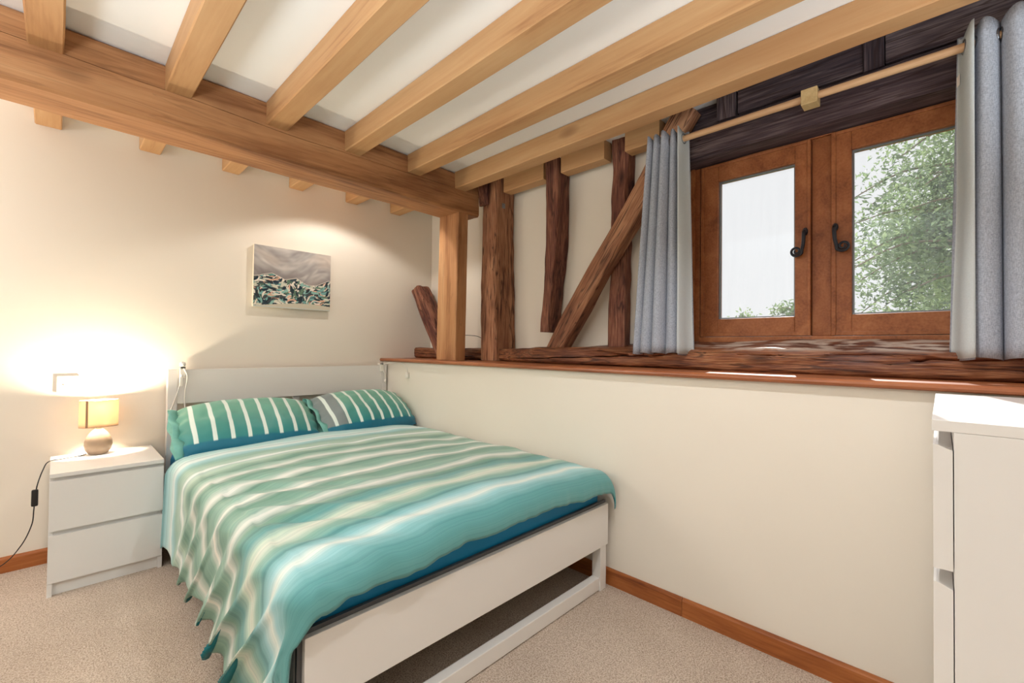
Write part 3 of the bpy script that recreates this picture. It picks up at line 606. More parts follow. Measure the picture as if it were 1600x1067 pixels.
def curtain(name, y_start, dirn, widths, z0, z1, spread, label, care=None, amp=0.047):
    """widths: y length of every half wave at the top; leading edge on the room side"""
    root = thing(name, (PX, y_start, z0), label, 'curtain', 'grey eyelet curtains on the pole')
    per = 16; nz = 26; path = []
    n_half = len(widths); y = y_start; ws = widths + [widths[-1]]
    for h, w in enumerate(widths):
        for k in range(per):
            t = k / per; ph = h + t
            bw = 0.0 if h == 0 else (0.0 if h == 1 else 0.42 * min(w, 0.036))
            path.append((ph, y + dirn * ((w * t if h != 1 else w * t ** 0.6) + bw * math.sin(PI * ph))))
        y += dirn * w
    path.append((n_half, y))
    def pos(i, zz, off):
        ph, yy = path[i]
        f = (z1 - zz) / (z1 - z0)
        am = amp * (1 - 0.10 * f) * (0.9 + 0.2 * math.sin(ph * 1.9 + 0.5))
        c = math.cos(PI * ph); c = math.copysign(abs(c) ** 0.72, c)
        x = PX - am * c + 0.006 * f * math.sin(ph * 2.2 + 3 * f)
        yy2 = y_start + (yy - y_start) * (1 + spread * f) + 0.003 * f * math.sin(ph * 5)
        if ph < 2: yy2 -= dirn * 0.024 * f * (ph if ph < 1 else 2 - ph)      # the turned back edge splays towards the hem
        if ph < 1: yy2 += 0.003 * math.sin(PI * ph) * math.sin(f * 9)
        return Vector((x, yy2, zz))
    hang = lambda ph: -0.006 * math.sin(ph * 2.7)
    fab = MB(); lin = MB(); T = 0.0022; npth = len(path)
    def P(i, j):
        f = j / nz; zz = z1 + (z0 - z1) * f
        v = pos(i, zz, 0); v.z += hang(path[i][0]) * f
        if j == 0: v.z += 0.010 * math.cos(2 * PI * path[i][0])
        return v
    G = [[P(i, j) for j in range(nz + 1)] for i in range(npth)]
    def nrm(i, j):
        a = G[min(i + 1, npth - 1)][j] - G[max(i - 1, 0)][j]; n_ = Vector((a.y, -a.x, 0)); n_.normalize()
        return n_ * (-1 if dirn > 0 else 1)          # room-facing side
    vsf = [G[i][j] + nrm(i, j) * T for i in range(npth) for j in range(nz + 1)]
    vsl = [G[i][j] - nrm(i, j) * T + Vector((0, 0, 0.006 if j == nz else 0)) for i in range(npth) for j in range(nz + 1)]
    q = [(i * (nz + 1) + j, (i + 1) * (nz + 1) + j, (i + 1) * (nz + 1) + j + 1, i * (nz + 1) + j + 1) for i in range(npth - 1) for j in range(nz)]
    def tint(mb_, vs_, th):
        mb_.add(vs_, q)
    tint(fab, vsf, T); tint(lin, vsl, T)
    fo = fab.build('fabric', M['linen'], root, smooth=True); lo = lin.build('lining', M['lining'], root, smooth=True)
    for ob in (fo, lo):
        md = ob.modifiers.new('thickness', 'SOLIDIFY'); md.thickness = 0.0014; md.offset = 0.0
    # eyelet rings where the path crosses the pole
    for h in range(n_half):
        i = h * per + per // 2; c = pos(i, PZ, 0); a = (G[i + 1][2] - G[i - 1][2]).normalized(); u = Vector((a.x, a.y, 0)).normalized(); w_ = Vector((0, 0, 1)); nn = u.cross(w_)
        r_ = MB(); pts = []
        cc = Vector((PX, c.y, PZ))
        for k in range(21):
            t = 2 * PI * k / 20; pts.append(cc + u * math.cos(t) * 0.0225 + w_ * math.sin(t) * 0.0225)
        r_.tube(pts, 0.0042, 6, cap=False); r_.build('eyelet_ring', M['ring'], root, smooth=True)
    # hem seam and header seam on the leading lining
    if care:
        j = 3; i = 11; c = G[i][j] - nrm(i, j) * 0.006; u = (G[i + 3][j] - G[i - 3][j]).normalized()
        lb = MB(); n_ = nrm(i, j) * -0.0008
        a = [c + u * s_ * 0.012 + Vector((0, 0, dz)) for s_, dz in ((-1, 0.0), (1, 0.0), (1, -0.034), (-1, -0.036))]
        lb.add(a + [p + n_ for p in a], [(0, 1, 2, 3), (7, 6, 5, 4), (0, 4, 5, 1), (1, 5, 6, 2), (2, 6, 7, 3), (3, 7, 4, 0)])
        tag(lb.build('care_label', M['labelw'], root), 'small white care label')
    return root
curtain('curtain', 0.903, 1, [-0.015, 0.046, 0.0215, 0.0215, 0.021, 0.021, 0.020, 0.020], 1.112, 2.196, 0.50, 'narrow bunched grey linen curtain on the left side of the window')
curtain('curtain', -0.079, -1, [-0.036, 0.060, 0.036, 0.035, 0.036, 0.034, 0.036, 0.034, 0.035, 0.034], 1.112, 2.206, 0.05, 'wider grey linen curtain at the right edge, with a care label on its lining', care=True)

# ------------------------------------------------------------------ bed
bed = thing('bed', (1.14, 2.2, 0), 'white double bed frame with slatted headboard and open footboard, against the dado wall', 'bed')
W = M['bedwhite']
HB0, HB1 = 3.235, 3.285
for (x0, x1) in ((0.456, 0.502), (1.832, 1.874)): bx('headboard_post', W, bed, x0, x1, HB0, HB1, 0, 0.984, b=0.002)
bx('headboard_panel', W, bed, 0.502, 1.832, HB0 + 0.004, HB0 + 0.024, 0.780, 0.982, b=0.002)
bx('headboard_panel', W, bed, 0.502, 1.832, HB0 + 0.004, HB0 + 0.024, 0.470, 0.704, b=0.002)
bx('headboard_stile', W, bed, 1.160, 1.203, HB0 + 0.024, HB0 + 0.046, 0.20, 0.970, b=0.002)
bx('footboard_panel', W, bed, 0.446, 1.846, 1.141, 1.159, 0.206, 0.398, b=0.0015)
bx('footboard_edge', M['greyedge'], bed, 0.434, 1.850, 1.1592, 1.172, 0.21, 0.4095)
for (x0, x1) in ((0.448, 0.494), (1.790, 1.838)): bx('leg', W, bed, x0, x1, 1.146, 1.192, 0, 0.2055, b=0.002)
bx('bottom_rail', W, bed, 0.494, 1.790, 1.152, 1.190, 0.004, 0.062, b=0.003)
for (x0, x1) in ((0.440, 0.462), (1.836, 1.858)): bx('side_rail', W, bed, x0, x1, 1.193, 3.234, 0.215, 0.385, b=0.002)
for k in range(14): bx('slat', M['slat'], bed, 0.463, 1.835, 1.25 + k * 0.145, 1.32 + k * 0.145, 0.262, 0.280)

mt_ = MB().box(0.470, 1.830, 1.178, 3.225, 0.282, 0.502, 0.035)
o = mt_.build('mattress', M['mattress'], smooth=40)
tag(o, 'mattress in a deep blue fitted sheet, showing above the footboard', 'mattress')

# duvet ----------------------------------------------------------------
random.seed(5)
X0, X1, YH, YFT = 0.475, 1.800, 2.86, 1.178      # bed top limits for the draping
HL, HF, HR = 0.475, 0.140, 0.11                    # cloth hanging at left, foot, right
Rb = 0.075
def bend(r, R=Rb):
    q = PI * R / 2
    if r <= 0: return (r, 0.0)
    if r < q: return (R * math.sin(r / R), R * (1 - math.cos(r / R)))
    return (R, R + (r - q))
def fold(ph):
    w = ph + 0.035 * noise.noise(Vector((ph * 3.2, 2, 0)))
    return math.sin(2 * PI * w / 0.19) + 0.35 * math.sin(2 * PI * w / 0.083 + 1.0) + 0.5 * noise.noise(Vector((ph * 5, 9, 0)))
def duvet_pt(u, v):
    # u: cloth coordinate across (0 at left bed edge), v: along from the head
    Wd = X1 - X0; Lb_ = YH - YFT
    du = -u * (1 + 0.30 * min(1, max(0, (v - 0.9) / 0.7))) if u < 0 else 0.0; dr = u - Wd if u > Wd else 0.0; dv = v - Lb_ if v > Lb_ else 0.0
    uc = min(max(u, 0), Wd); vc = min(v, Lb_)
    x = X0 + uc; y = YH - vc
    zt = 0.566 + 0.034 * math.sin(PI * min(1, max(0, uc / Wd))) ** 0.6
    zt -= 0.050 * max(0, 1 - vc / 0.16) ** 1.5
    zt -= 0.010 * max(0, (vc - 1.2)) / 0.5
    q = Vector((x * 1.6, y * 1.6, 0)); zt += 0.012 * noise.noise(q * 1.7) + 0.007 * noise.noise(q * 4 + Vector((7, 1, 0)))
    zt += 0.0045 * noise.noise(Vector((x * 2.5 + y * 1.5, y * 15 + x * 2.0, 0)))   # small creases across the bed
    if u > -0.02:
        k = max(0, 1 - uc / 0.55) * min(1, max(0, (vc - 0.35) / 0.5))
        zt += 0.007 * k * fold(v - uc * 0.9)
    if dr > 0:
        h, d = bend(dr, 0.05); x = X1 + h * 0.9; zt -= d
    if du > 0 or dv > 0:
        r = math.hypot(du, dv); a = math.atan2(dv, du)
        h, d = bend(r)
        hx, hy = math.cos(a) * h, math.sin(a) * h
        f = min(1, d / 0.42)
        if du > 0:
            ph = v + du * 0.95
            amp = (0.012 + 0.014 * min(1, max(0, (v - 0.5) / 0.8))) * f ** 0.9 * min(1, max(0, (v - 0.22) / 0.35)) * max(0.15, 1 - dv / 0.09)
            wv = fold(ph)
            hx += amp * wv * math.cos(a) + 0.014 * f; hy += amp * 0.3 * fold(ph + 0.05) * math.cos(a)
            d += 0.028 * f * math.sin(2 * PI * ph / 0.19 + 1.2) * min(1, v) + 0.030 * f * noise.noise(Vector((v * 2.2, 6, 0)))
        if dv > 0:
            ff = min(1, d / 0.10)
            wv = noise.noise(Vector((u * 9, 1, 0))) + 0.5 * noise.noise(Vector((u * 23, 4, 0)))
            hy += 0.010 * ff * wv * math.sin(a); d += (0.012 * ff * noise.noise(Vector((u * 5 + 3, 8, 0))) + 0.008 * ff * wv) * math.sin(a)
        x -= hx; y -= hy; zt -= d
    return Vector((x, y, zt))
NU, NV = 190, 170
U_ = [-HL + (X1 - X0 + HL + HR) * i / NU for i in range(NU + 1)]
Lb_ = YH - YFT
V_ = [(Lb_ + HF) * j / NV for j in range(NV + 1)]
mb = MB(); vs_ = [duvet_pt(u, v + 0.0) for v in V_ for u in U_]
q = [(j * (NU + 1) + i, j * (NU + 1) + i + 1, (j + 1) * (NU + 1) + i + 1, (j + 1) * (NU + 1) + i) for j in range(NV) for i in range(NU)]
mb.add(vs_, q)
dv_o = mb.build('duvet', [M['duvet'], M['under']], smooth=True)
uvl = dv_o.data.uv_layers.new(name='UVMap')
for lp in dv_o.data.loops:
    i = lp.vertex_index; j, k = divmod(i, NU + 1); uvl.data[lp.index].uv = (U_[k], V_[j] / DL)
md = dv_o.modifiers.new('filling', 'SOLIDIFY'); md.thickness = 0.008; md.offset = -1.0; md.material_offset = 1; md.material_offset_rim = 0
# normals must point up for the offset
if sum(p.normal.z for p in dv_o.data.polygons) < 0: dv_o.data.flip_normals()
tag(dv_o, 'rumpled duvet striped in teal, sage and cream, draped over the bed', 'duvet')

# pillows --------------------------------------------------------------
def pillow(name, mat, cx, cy, cz, w, h, t, tilt, yawz, label, seed, open_left=False):
    root = thing(name, (cx, cy, cz - 0.1), label, 'pillow', 'striped pillows on the bed')
    n, m_ = 56, 34; vs_, uvs = [], []
    R_ = Matrix.Rotation(yawz, 3, 'Z') @ Matrix.Rotation(tilt, 3, 'X')
    mb = MB()
    for side in (1, -1):
        for j in range(m_ + 1):
            for i in range(n + 1):
                a = -1 + 2 * i / n; b_ = -1 + 2 * j / m_
                th = (max(0, 1 - abs(a) ** 3.2) ** 0.62) * (max(0, 1 - abs(b_) ** 2.4) ** 0.55)
                px = a * w / 2 * (1 - 0.035 * (1 - b_ * b_)) if False else a * w / 2 * (1 - 0.05 * (1 - abs(b_)) * abs(a) ** 4 * -1)
                py = b_ * h / 2 * (1 - 0.17 * abs(a) ** 2.6)
                z = side * t / 2 * th * (1.0 if side > 0 else 0.75)
                z += side * th * (0.012 * noise.noise(Vector((a * 3 + seed, b_ * 2.5, side))) + 0.006 * noise.noise(Vector((a * 9 + seed, b_ * 5, side))))
                if abs(a) > 0.86: z += 0.010 * math.sin(b_ * 16 + seed) * (abs(a) - 0.86) / 0.14
                v = R_ @ Vector((px, py, z)); vs_.append(v + Vector((cx, cy, cz))); uvs.append(((a + 1) / 2, (b_ + 1) / 2))
    k = (n + 1) * (m_ + 1)
    fs = []
    for s_ in (0, 1):
        for j in range(m_):
            for i in range(n):
                p = s_ * k + j * (n + 1) + i; f = (p, p + 1, p + n + 2, p + n + 1); fs.append(f if s_ == 0 else f[::-1])
    mb.add(vs_, fs); o = mb.build('pillow_body', mat, root, smooth=True)
    uvl = o.data.uv_layers.new(name='UVMap')
    for lp in o.data.loops: uvl.data[lp.index].uv = uvs[lp.vertex_index]
    # cuff of the pillowcase at the open (left) end
    cf = MB(); cvs = []; nu = 28
    for s_ in range(3):
        for i in range(2 * nu):
            t_c = 2 * PI * i / (2 * nu); b_ = math.cos(t_c); zz = math.sin(t_c) * 0.020 * (1 + 0.9 * s_ / 2) + 0.008 * math.sin(b_ * 9 + seed)
            px = -w / 2 + 0.010 - 0.022 * s_ + 0.006 * math.sin(b_ * 7 + s_)
            v = R_ @ Vector((px, b_ * h / 2 * (0.835 + 0.02 * s_), zz)); cvs.append(v + Vector((cx, cy, cz)))
    cf.add(cvs, [(s_ * 2 * nu + i, s_ * 2 * nu + (i + 1) % (2 * nu), (s_ + 1) * 2 * nu + (i + 1) % (2 * nu), (s_ + 1) * 2 * nu + i) for s_ in range(2) for i in range(2 * nu)])
    c = cf.build('pillowcase_cuff', M['cuff'], root, smooth=True)
    md = c.modifiers.new('thickness', 'SOLIDIFY'); md.thickness = 0.003
    return root
M['cuff'] = plain('pillowcase_cuff_teal', (126, 190, 178), 0.5, spec=0.3, var=0.2, vscale=14)
pillow('pillow', M['pillow_a'], 0.808, 2.915, 0.660, 0.69, 0.44, 0.20, math.radians(33), math.radians(-2), 'teal pillow with white stripes lying on the left side of the bed', 1)
pillow('pillow', M['pillow_b'], 1.530, 2.925, 0.668, 0.675, 0.44, 0.20, math.radians(33), math.radians(3), 'teal and grey striped pillow on the right, beside the dado wall', 7)

# ------------------------------------------------------------------ bedside drawers
ns = thing('bedside_drawers', (0.19, 3.07, 0), 'white two drawer bedside chest under the lamp', 'bedside table')
Wm = M['white']; nx0, nx1, ny0, ny1 = -0.010, 0.394, 2.843, 3.297
bx('top_panel', Wm, ns, nx0, nx1, ny0, ny1, 0.528, 0.546, b=0.001)
for (a, b_) in ((nx0, nx0 + 0.017), (nx1 - 0.017, nx1)): bx('side_panel', Wm, ns, a, b_, ny0 + 0.022, ny1, 0.0, 0.5278, b=0.001)
for (a, b_) in ((nx0, nx0 + 0.017), (nx1 - 0.017, nx1)): bx('foot_block', Wm, ns, a, b_, ny0 + 0.002, ny0 + 0.0218, 0.0, 0.058, b=0.001)
bx('back_panel', Wm, ns, nx0 + 0.017, nx1 - 0.017, ny1 - 0.008, ny1, 0.02, 0.528)
bx('plinth', Wm, ns, nx0 + 0.017, nx1 - 0.017, ny0 + 0.022, ny0 + 0.038, 0.0, 0.062)
def drawer(par, ax, a0, a1, f_out, f_in, z0, z1, mat, drop=0.007):
    """front with a sloped finger-grip top edge; ax 'x': runs along x and faces f_out in y"""
    poly = [(f_out, z0), (f_out, z1), (f_out + (f_in - f_out) * 0.15, z1 + 0.0005), (f_in, z1 - drop), (f_in, z0)]
    return MB().prism(poly, ax, a0, a1).build('drawer_front', mat, par)
drawer(ns, 'x', nx0 + 0.001, nx1 - 0.001, ny0, ny0 + 0.0205, 0.290, 0.512, Wm)
drawer(ns, 'x', nx0 + 0.001, nx1 - 0.001, ny0, ny0 + 0.0205, 0.060, 0.270, Wm)
for (z0, z1) in ((0.285, 0.500), (0.066, 0.262)): bx('drawer_box', Wm, ns, nx0 + 0.019, nx1 - 0.019, ny0 + 0.0395 if z0 < .1 else ny0 + 0.022, ny1 - 0.02, z0, z1)

for (z0, z1) in ((0.500, 0.5275), (0.262, 0.2895)): bx('front_rail', Wm, ns, nx0 + 0.0175, nx1 - 0.0175, ny0 + 0.0208, ny0 + 0.0218, z0, z1)
# table lamp
lx, ly, lz = 0.165, 3.212, 0.5465
lamp = thing('table_lamp', (lx, ly, lz), 'small lit table lamp with rounded stone base and oval satin shade', 'lamp')
prof = [(0.032, 0.0), (0.038, 0.003), (0.051, 0.024), (0.0565, 0.050), (0.0550, 0.070), (0.046, 0.096), (0.033, 0.116), (0.022, 0.128), (0.014, 0.134), (0.0, 0.135)]
MB().lathe(prof, (lx, ly, lz), 40, 1.0, 0.78).build('lamp_base', M['stone'], lamp, smooth=True)
MB().lathe([(0.010, 0.100), (0.010, 0.150), (0.015, 0.152), (0.015, 0.190), (0.012, 0.196)], (lx, ly, lz), 20).build('lamp_holder', M['plate'], lamp, smooth=40)
SZ0, SZ1 = 0.146, 0.284
sh = MB(); n_ = 64; vs_ = []
for z in [SZ0 + (SZ1 - SZ0) * k / 8 for k in range(9)]:
    for j in range(n_): vs_.append((lx + 0.077 * math.cos(2 * PI * j / n_), ly + 0.048 * math.sin(2 * PI * j / n_), lz + z))
sh.add(vs_, [(k * n_ + j, k * n_ + (j + 1) % n_, (k + 1) * n_ + (j + 1) % n_, (k + 1) * n_ + j) for k in range(8) for j in range(n_)])
so = sh.build('lamp_shade', M['shade'], lamp, smooth=True); md = so.modifiers.new('thickness', 'SOLIDIFY'); md.thickness = 0.0012; md.offset = 1
for z in (SZ0, SZ1):
    MB().tube([(lx + 0.077 * math.cos(2 * PI * j / 48), ly + 0.048 * math.sin(2 * PI * j / 48), lz + z) for j in range(49)], 0.0016, 6, cap=False).build('shade_rim', M['seam'], so, smooth=True)
a0 = math.radians(232); sm = MB(); k = [(a0 + d) for d in (-0.07, 0.0, 0.07)]
sm.add([(lx + 0.0788 * math.cos(t), ly + 0.0498 * math.sin(t), lz + z) for z in (SZ0, SZ1) for t in k] + [(lx + 0.0796 * math.cos(t), ly + 0.0506 * math.sin(t), lz + z) for z in (SZ0, SZ1) for t in k],
       [(0, 1, 4, 3), (1, 2, 5, 4), (6, 9, 10, 7), (7, 10, 11, 8), (0, 3, 9, 6), (2, 8, 11, 5), (3, 4, 10, 9), (4, 5, 11, 10), (0, 6, 7, 1), (1, 7, 8, 2)])
sm.build('shade_seam', M['seam'], so)
MB().lathe([(0.0, 0.196), (0.010, 0.198), (0.013, 0.210), (0.021, 0.232), (0.0225, 0.250), (0.017, 0.268), (0.0, 0.275)], (lx, ly, lz), 20).build('bulb', M['bulb'], lamp, smooth=True)
add_light('lamp_bulb_light', 'POINT', (lx, ly, lz + 0.255), BULB_W, (1.0, 0.86, 0.65), 0.022).parent = None
cd = lathe_curve([(lx - 0.046, ly, 0.5535), (0.10, 3.20, 0.5495), (0.03, 3.17, 0.5495), (-0.016, 3.145, 0.548), (-0.034, 3.125, 0.515), (-0.050, 3.11, 0.455), (-0.057, 3.10, 0.400), (-0.060, 3.10, 0.335), (-0.066, 3.10, 0.265), (-0.100, 3.12, 0.170), (-0.165, 3.17, 0.080), (-0.30, 3.25, 0.012), (-0.55, 3.26, 0.004)], 120)
c_o = MB().tube(cd, 0.0024, 6).build('power_cord', M['black'], lamp, smooth=True); tag(c_o, 'black power cord')
tag(MB().box(-0.070, -0.046, 3.092, 3.110, 0.352, 0.432, 0.007).build('inline_switch', M['black'], c_o, smooth=40), 'black inline rocker switch')

# wall plate
wp = thing('wall_plate', (0.047, YB, 0.915), 'square white cover plate on the wall above the lamp', 'wall plate')
bx('plate', M['plate'], wp, 0.005, 0.091, YB - 0.011, YB - 0.0005, 0.872, 0.958, b=0.0025)
MB().tube([(0.030, YB - 0.0105, 0.912), (0.030, YB - 0.0135, 0.912)], 0.004, 12).build('screw_cap', M['seam'], wp)

# ------------------------------------------------------------------ painting on canvas
random.seed(11)
GX, GY = 250, 200; pw, phh = 0.514, 0.415
img = [[None] * GX for _ in range(GY)]
def ridge(u): return 0.50 + 0.045 * math.sin(u * 6.1 + 0.6) + 0.055 * max(0, 1 - abs(u - 0.22) / 0.16) + 0.085 * max(0, 1 - abs(u - 0.53) / 0.15) + 0.06 * max(0, 1 - abs(u - 0.97) / 0.16) - 0.03
def lerp(a, b_, t): return tuple(a[i] + (b_[i] - a[i]) * t for i in range(3))
for j in range(GY):
    for i in range(GX):
        u, v = i / (GX - 1), j / (GY - 1)
        q = Vector((u * 3.0, v * 5.0 + 0.8 * math.sin(u * 5), 0))
        a = 0.5 + 0.9 * noise.noise(q * 1.1 + Vector((noise.noise(q * 1.7) * 1.2, 0, 3))) + 0.25 * noise.noise(q * 4)
        dk = 0.55 * max(0, 1 - (v - ridge(u)) / 0.16) if v > ridge(u) else 0
        c = lerp((150, 144, 142), (206, 200, 194), min(1, max(0, a)))
        c = lerp(c, (226, 200, 176), max(0, noise.noise(q * 0.9 + Vector((5, 5, 5)))) * 0.5)
        c = lerp(c, (112, 104, 104), dk)
        if v < ridge(u): c = (58, 74, 84) if noise.noise(Vector((u * 9, v * 9, 2))) > 0 else (78, 84, 84)
        img[j][i] = c
pal = [(28, 48, 62), (40, 60, 66), (142, 186, 176), (118, 168, 164), (230, 222, 208), (232, 224, 212), (226, 178, 152), (70, 76, 78), (96, 124, 104), (208, 206, 188), (46, 52, 58)]
for st in range(760):
    u0, v0 = random.random() * 1.06 - 0.03, random.random() ** 0.9 * 0.62
    if v0 > ridge(min(1, max(0, u0))) - 0.02: continue
    cl = random.choice(pal); ang = math.sin(u0 * 11 + v0 * 7) * 1.0 + random.uniform(-0.5, 0.5) + 0.7
    ln = random.uniform(0.05, 0.14); wd = random.uniform(0.005, 0.016); cv = random.uniform(-5, 5)
    if cl[0] > 220: wd *= 0.6; ln *= 1.2
    for k in range(60):
        t = k / 59; a = ang + cv * (t - 0.5) * ln * 2
        x = u0 + ln * (t - 0.5) * math.cos(a); y = v0 + ln * (t - 0.5) * math.sin(a); w_ = wd * math.sin(PI * t) ** 0.7
        for jj in range(int((y - w_) * GY), int((y + w_) * GY) + 1):
            for ii in range(int((x - w_) * GX), int((x + w_) * GX) + 1):
                if 0 <= ii < GX and 0 <= jj < GY and jj / GY < ridge(ii / GX): img[jj][ii] = cl
for i in range(GX):
    u = i / (GX - 1); j = int(ridge(u) * GY)
    for d in (0, 1):
        if 0 <= j - d < GY: img[j - d][i] = (222, 212, 200)
    for j in range(GY):
        v = j / (GY - 1)
        if v < 0.06 - 0.05 * math.sin(u * 3.4 + 2.4) * 1.0 - 0.01: img[j][i] = (206, 198, 178) if v > 0.02 else (196, 200, 192)
px0, pz0 = 0.905, 1.392; pa = thing('painting', (px0 + pw / 2, YB, pz0), 'small unframed canvas of swirling teal mountains under a grey sky', 'painting')
pt = MB(); pt.add([(px0 + pw * i / (GX - 1), YB - 0.034, pz0 + phh * j / (GY - 1)) for j in range(GY) for i in range(GX)],
                 [(j * GX + i, j * GX + i + 1, (j + 1) * GX + i + 1, (j + 1) * GX + i) for j in range(GY - 1) for i in range(GX - 1)])
po = pt.build('painted_face', M['paint'], pa)
ca = po.data.color_attributes.new('paint', 'FLOAT_COLOR', 'POINT')
flat = []
for j in range(GY):
    for i in range(GX): flat += list(srgb(img[j][i]))
ca.data.foreach_set('color', flat)
bx('canvas_edge', M['canvas'], pa, px0, px0 + pw, YB - 0.0335, YB - 0.002, pz0, pz0 + phh)

# ------------------------------------------------------------------ clip lights and cables on the headboard
def clip(name, x, label):
    r_ = thing(name, (x, HB0, 0.95), label, 'reading light', 'white clips and cables on the headboard')
    MB().box(x - 0.014, x + 0.014, HB0 - 0.012, HB0 + 0.003, 0.935, 1.000, 0.003).box(x - 0.014, x + 0.014, HB0 - 0.012, HB0 + 0.040, 0.9855, 1.000, 0.003).build('clip', M['plate'], r_)
    return r_
c1 = clip('clip_light', 0.525, 'white cable clip and hanging lead on the left headboard post')
MB().lathe([(0.0, 0.0), (0.012, 0.002), (0.016, 0.010), (0.014, 0.022), (0.006, 0.028), (0.0, 0.029)], (0.524, HB0 - 0.004, 1.000), 18).build('knob', M['plate'], c1, smooth=True)
MB().tube(lathe_curve([(0.530, HB0 - 0.014, 0.99), (0.545, HB0 - 0.022, 0.94), (0.538, HB0 - 0.018, 0.86), (0.536, HB0 - 0.016, 0.79), (0.540, HB0 - 0.018, 0.735)], 40), 0.0036, 8).build('lead', M['cable'], c1, smooth=True)
MB().lathe([(0.004, 0.0), (0.016, -0.014), (0.018, -0.03), (0.010, -0.04), (0.0, -0.042)], (0.540, HB0 - 0.020, 0.737), 16).build('plug', M['plate'], c1, smooth=True)
MB().tube(lathe_curve([(0.520, HB0 - 0.014, 0.955), (0.512, HB0 - 0.016, 0.90), (0.494, HB0 - 0.010, 0.82), (0.470, HB0 - 0.006, 0.74)], 30), 0.003, 8).build('lead', M['cable'], c1, smooth=True)
MB().box(0.508, 0.526, HB0 - 0.022, HB0 - 0.012, 0.885, 0.940, 0.004).build('inline_switch', M['plate'], c1)
c2 = clip('clip_light', 1.826, 'white cable clip at the right end of the headboard, with a looped lead')
MB().tube(lathe_curve([(1.832, HB0 - 0.014, 0.985), (1.846, HB0 - 0.06, 1.000), (1.865, 3.12, 1.006), (1.872, 3.02, 1.002), (1.874, 2.95, 0.975), (1.876, 2.935, 0.935)], 40), 0.003, 8).build('lead', M['cable'], c2, smooth=True)
MB().box(1.866, 1.8835, 2.918, 2.950, 0.893, 0.938, 0.005).build('plug', M['plate'], c2, smooth=40)
MB().tube(lathe_curve([(1.834, HB0 - 0.014, 0.94), (1.848, HB0 - 0.02, 0.91), (1.852, HB0 - 0.016, 0.87)], 16), 0.004, 8).build('lead', M['cable'], c2, smooth=True)
MB().lathe([(0.0, 0.0), (0.008, -0.004), (0.010, -0.03), (0.0, -0.036)], (1.852, HB0 - 0.016, 0.872), 14).build('pull_switch', M['plate'], c2, smooth=True)

# ------------------------------------------------------------------ chest of drawers at the right
ch = thing('chest_of_drawers', (1.49, -0.23, 0), 'tall white chest of drawers below the right curtain', 'chest of drawers')
cx0, cx1, cf, cb_ = 1.109, 1.850, 0.013, -0.470
bx('top_panel', Wm, ch, cx0, cx1, cb_, cf, 0.990, 1.010, b=0.001)
bx('side_panel', Wm, ch, cx0, cx0 + 0.018, cb_, -0.0155, 0, 0.9897, b=0.001); bx('side_panel', Wm, ch, cx1 - 0.018, cx1, cb_, -0.0155, 0, 0.9897, b=0.001)
bx('back_panel', Wm, ch, cx0 + 0.018, cx1 - 0.018, cb_, cb_ + 0.008, 0.03, 0.989)
for (z0, z1) in ((0.744, 0.9655), (0.497, 0.7195), (0.250, 0.4725), (0.062, 0.2255)):
    drawer(ch, 'x', cx0 + 0.002, cx1 - 0.002, 0.0115, -0.0140, z0, z1, Wm, 0.009)
    bx('drawer_box', Wm, ch, cx0 + 0.020, cx1 - 0.020, cb_ + 0.02, -0.0165, z0, z1 - 0.010)
for z0 in (0.955, 0.709, 0.462, 0.215): bx('front_rail', Wm, ch, cx0 + 0.0185, cx1 - 0.0185, -0.0160, -0.0150, z0, z0 + 0.034)
bx('plinth', Wm, ch, cx0 + 0.018, cx1 - 0.018, -0.045, -0.030, 0, 0.060)

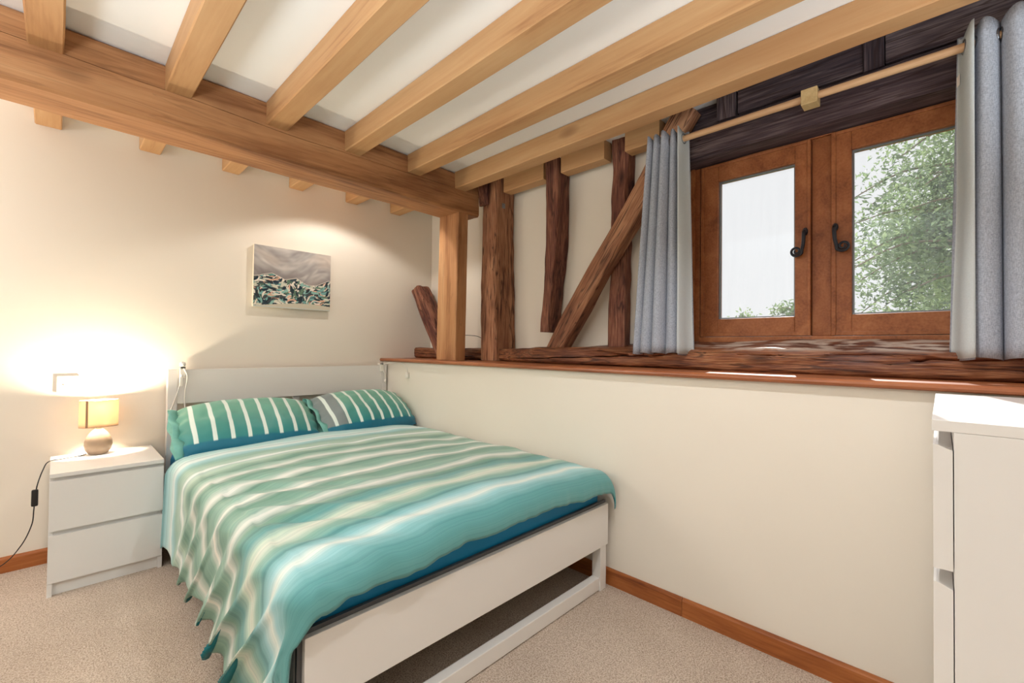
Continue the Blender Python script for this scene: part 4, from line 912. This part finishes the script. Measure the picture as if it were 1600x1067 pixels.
# ------------------------------------------------------------------ outdoors
tag(MB().box(2.60, 40, -22, 30, -0.45, -0.30).build('ground', M['ground']), 'grassy ground outside the window', kind='structure')
def tree(cx, cy, zc, rad, hh, nleaf, lsize, seed, label, nb=26):
    rnd = random.Random(seed)
    t = thing('tree', (cx, cy, -0.3), label, 'tree')
    MB().tube(lathe_curve([(cx, cy, -0.3), (cx + 0.05, cy - 0.05, zc * 0.5), (cx, cy, zc), (cx + 0.1, cy, zc + hh * 0.7)], 16), [0.16 - 0.11 * k / 17 for k in range(len(lathe_curve([(0, 0, 0), (0, 0, 1), (0, 0, 2), (0, 0, 3)], 16)))], 8).build('trunk', M['bark'], t, smooth=True)
    lf = MB(); br = MB()
    for b_ in range(nb):
        a = rnd.uniform(0, 2 * PI); z = zc + rnd.uniform(-0.95, 0.85) * hh; k = math.sqrt(max(0.05, 1 - ((z - zc) / hh) ** 2)); ln = rad * k * rnd.uniform(0.7, 1.1)
        p0 = Vector((cx, cy, z)); d = Vector((math.cos(a), math.sin(a), rnd.uniform(-0.15, 0.35)))
        p = [p0, p0 + d * ln * 0.35 + Vector((0, 0, 0.05)), p0 + d * ln * 0.7, p0 + d * ln + Vector((0, 0, -0.18 * ln))]
        pts = lathe_curve(p, 9); br.tube(pts, [0.022 * (1 - 0.8 * i / len(pts)) for i in range(len(pts))], 5)
        for l in range(nleaf // nb):
            tt = rnd.uniform(0.15, 1.05); i = min(len(pts) - 1, int(tt * (len(pts) - 1))); c = pts[i] + Vector((rnd.gauss(0, 0.24), rnd.gauss(0, 0.24), rnd.gauss(-0.06, 0.22))) * (rad / 1.8)
            u = Vector((rnd.gauss(0, 1), rnd.gauss(0, 1), rnd.gauss(-0.5, 0.6))).normalized(); w = u.cross(Vector((rnd.gauss(0, 1), rnd.gauss(0, 1), rnd.gauss(0, 1)))).normalized()
            s_ = lsize * rnd.uniform(0.6, 1.3); nn = u.cross(w) * s_ * 0.12
            lf.add([c - u * s_ * 0.5, c + w * s_ * 0.2 + nn, c + u * s_ * 0.5, c - w * s_ * 0.2 + nn], [(0, 1, 2), (0, 2, 3)])
    tag(br.build('branches', M['bark'], t), kind='stuff'); tag(lf.build('foliage', M['leaf'], t), kind='stuff')
    return t
tree(7.3, -0.75, 2.45, 1.65, 2.15, 42000, 0.075, 3, 'leafy pale green tree filling the right window pane', 80)
tree(13.6, -1.1, 2.9, 2.2, 3.2, 26000, 0.13, 9, 'darker leafy tree standing behind the pale green tree', 70)
tree(13.0, 3.95, 1.3, 0.85, 1.15, 1500, 0.12, 4, 'distant bush tip in the lower left corner of the left window pane', 14)
tree(14.0, 2.95, 1.45, 0.8, 1.15, 1200, 0.12, 6, 'distant bush tip in the lower right corner of the left window pane', 14)

for o in bpy.data.objects:
    if '_o' in o: del o['_o']
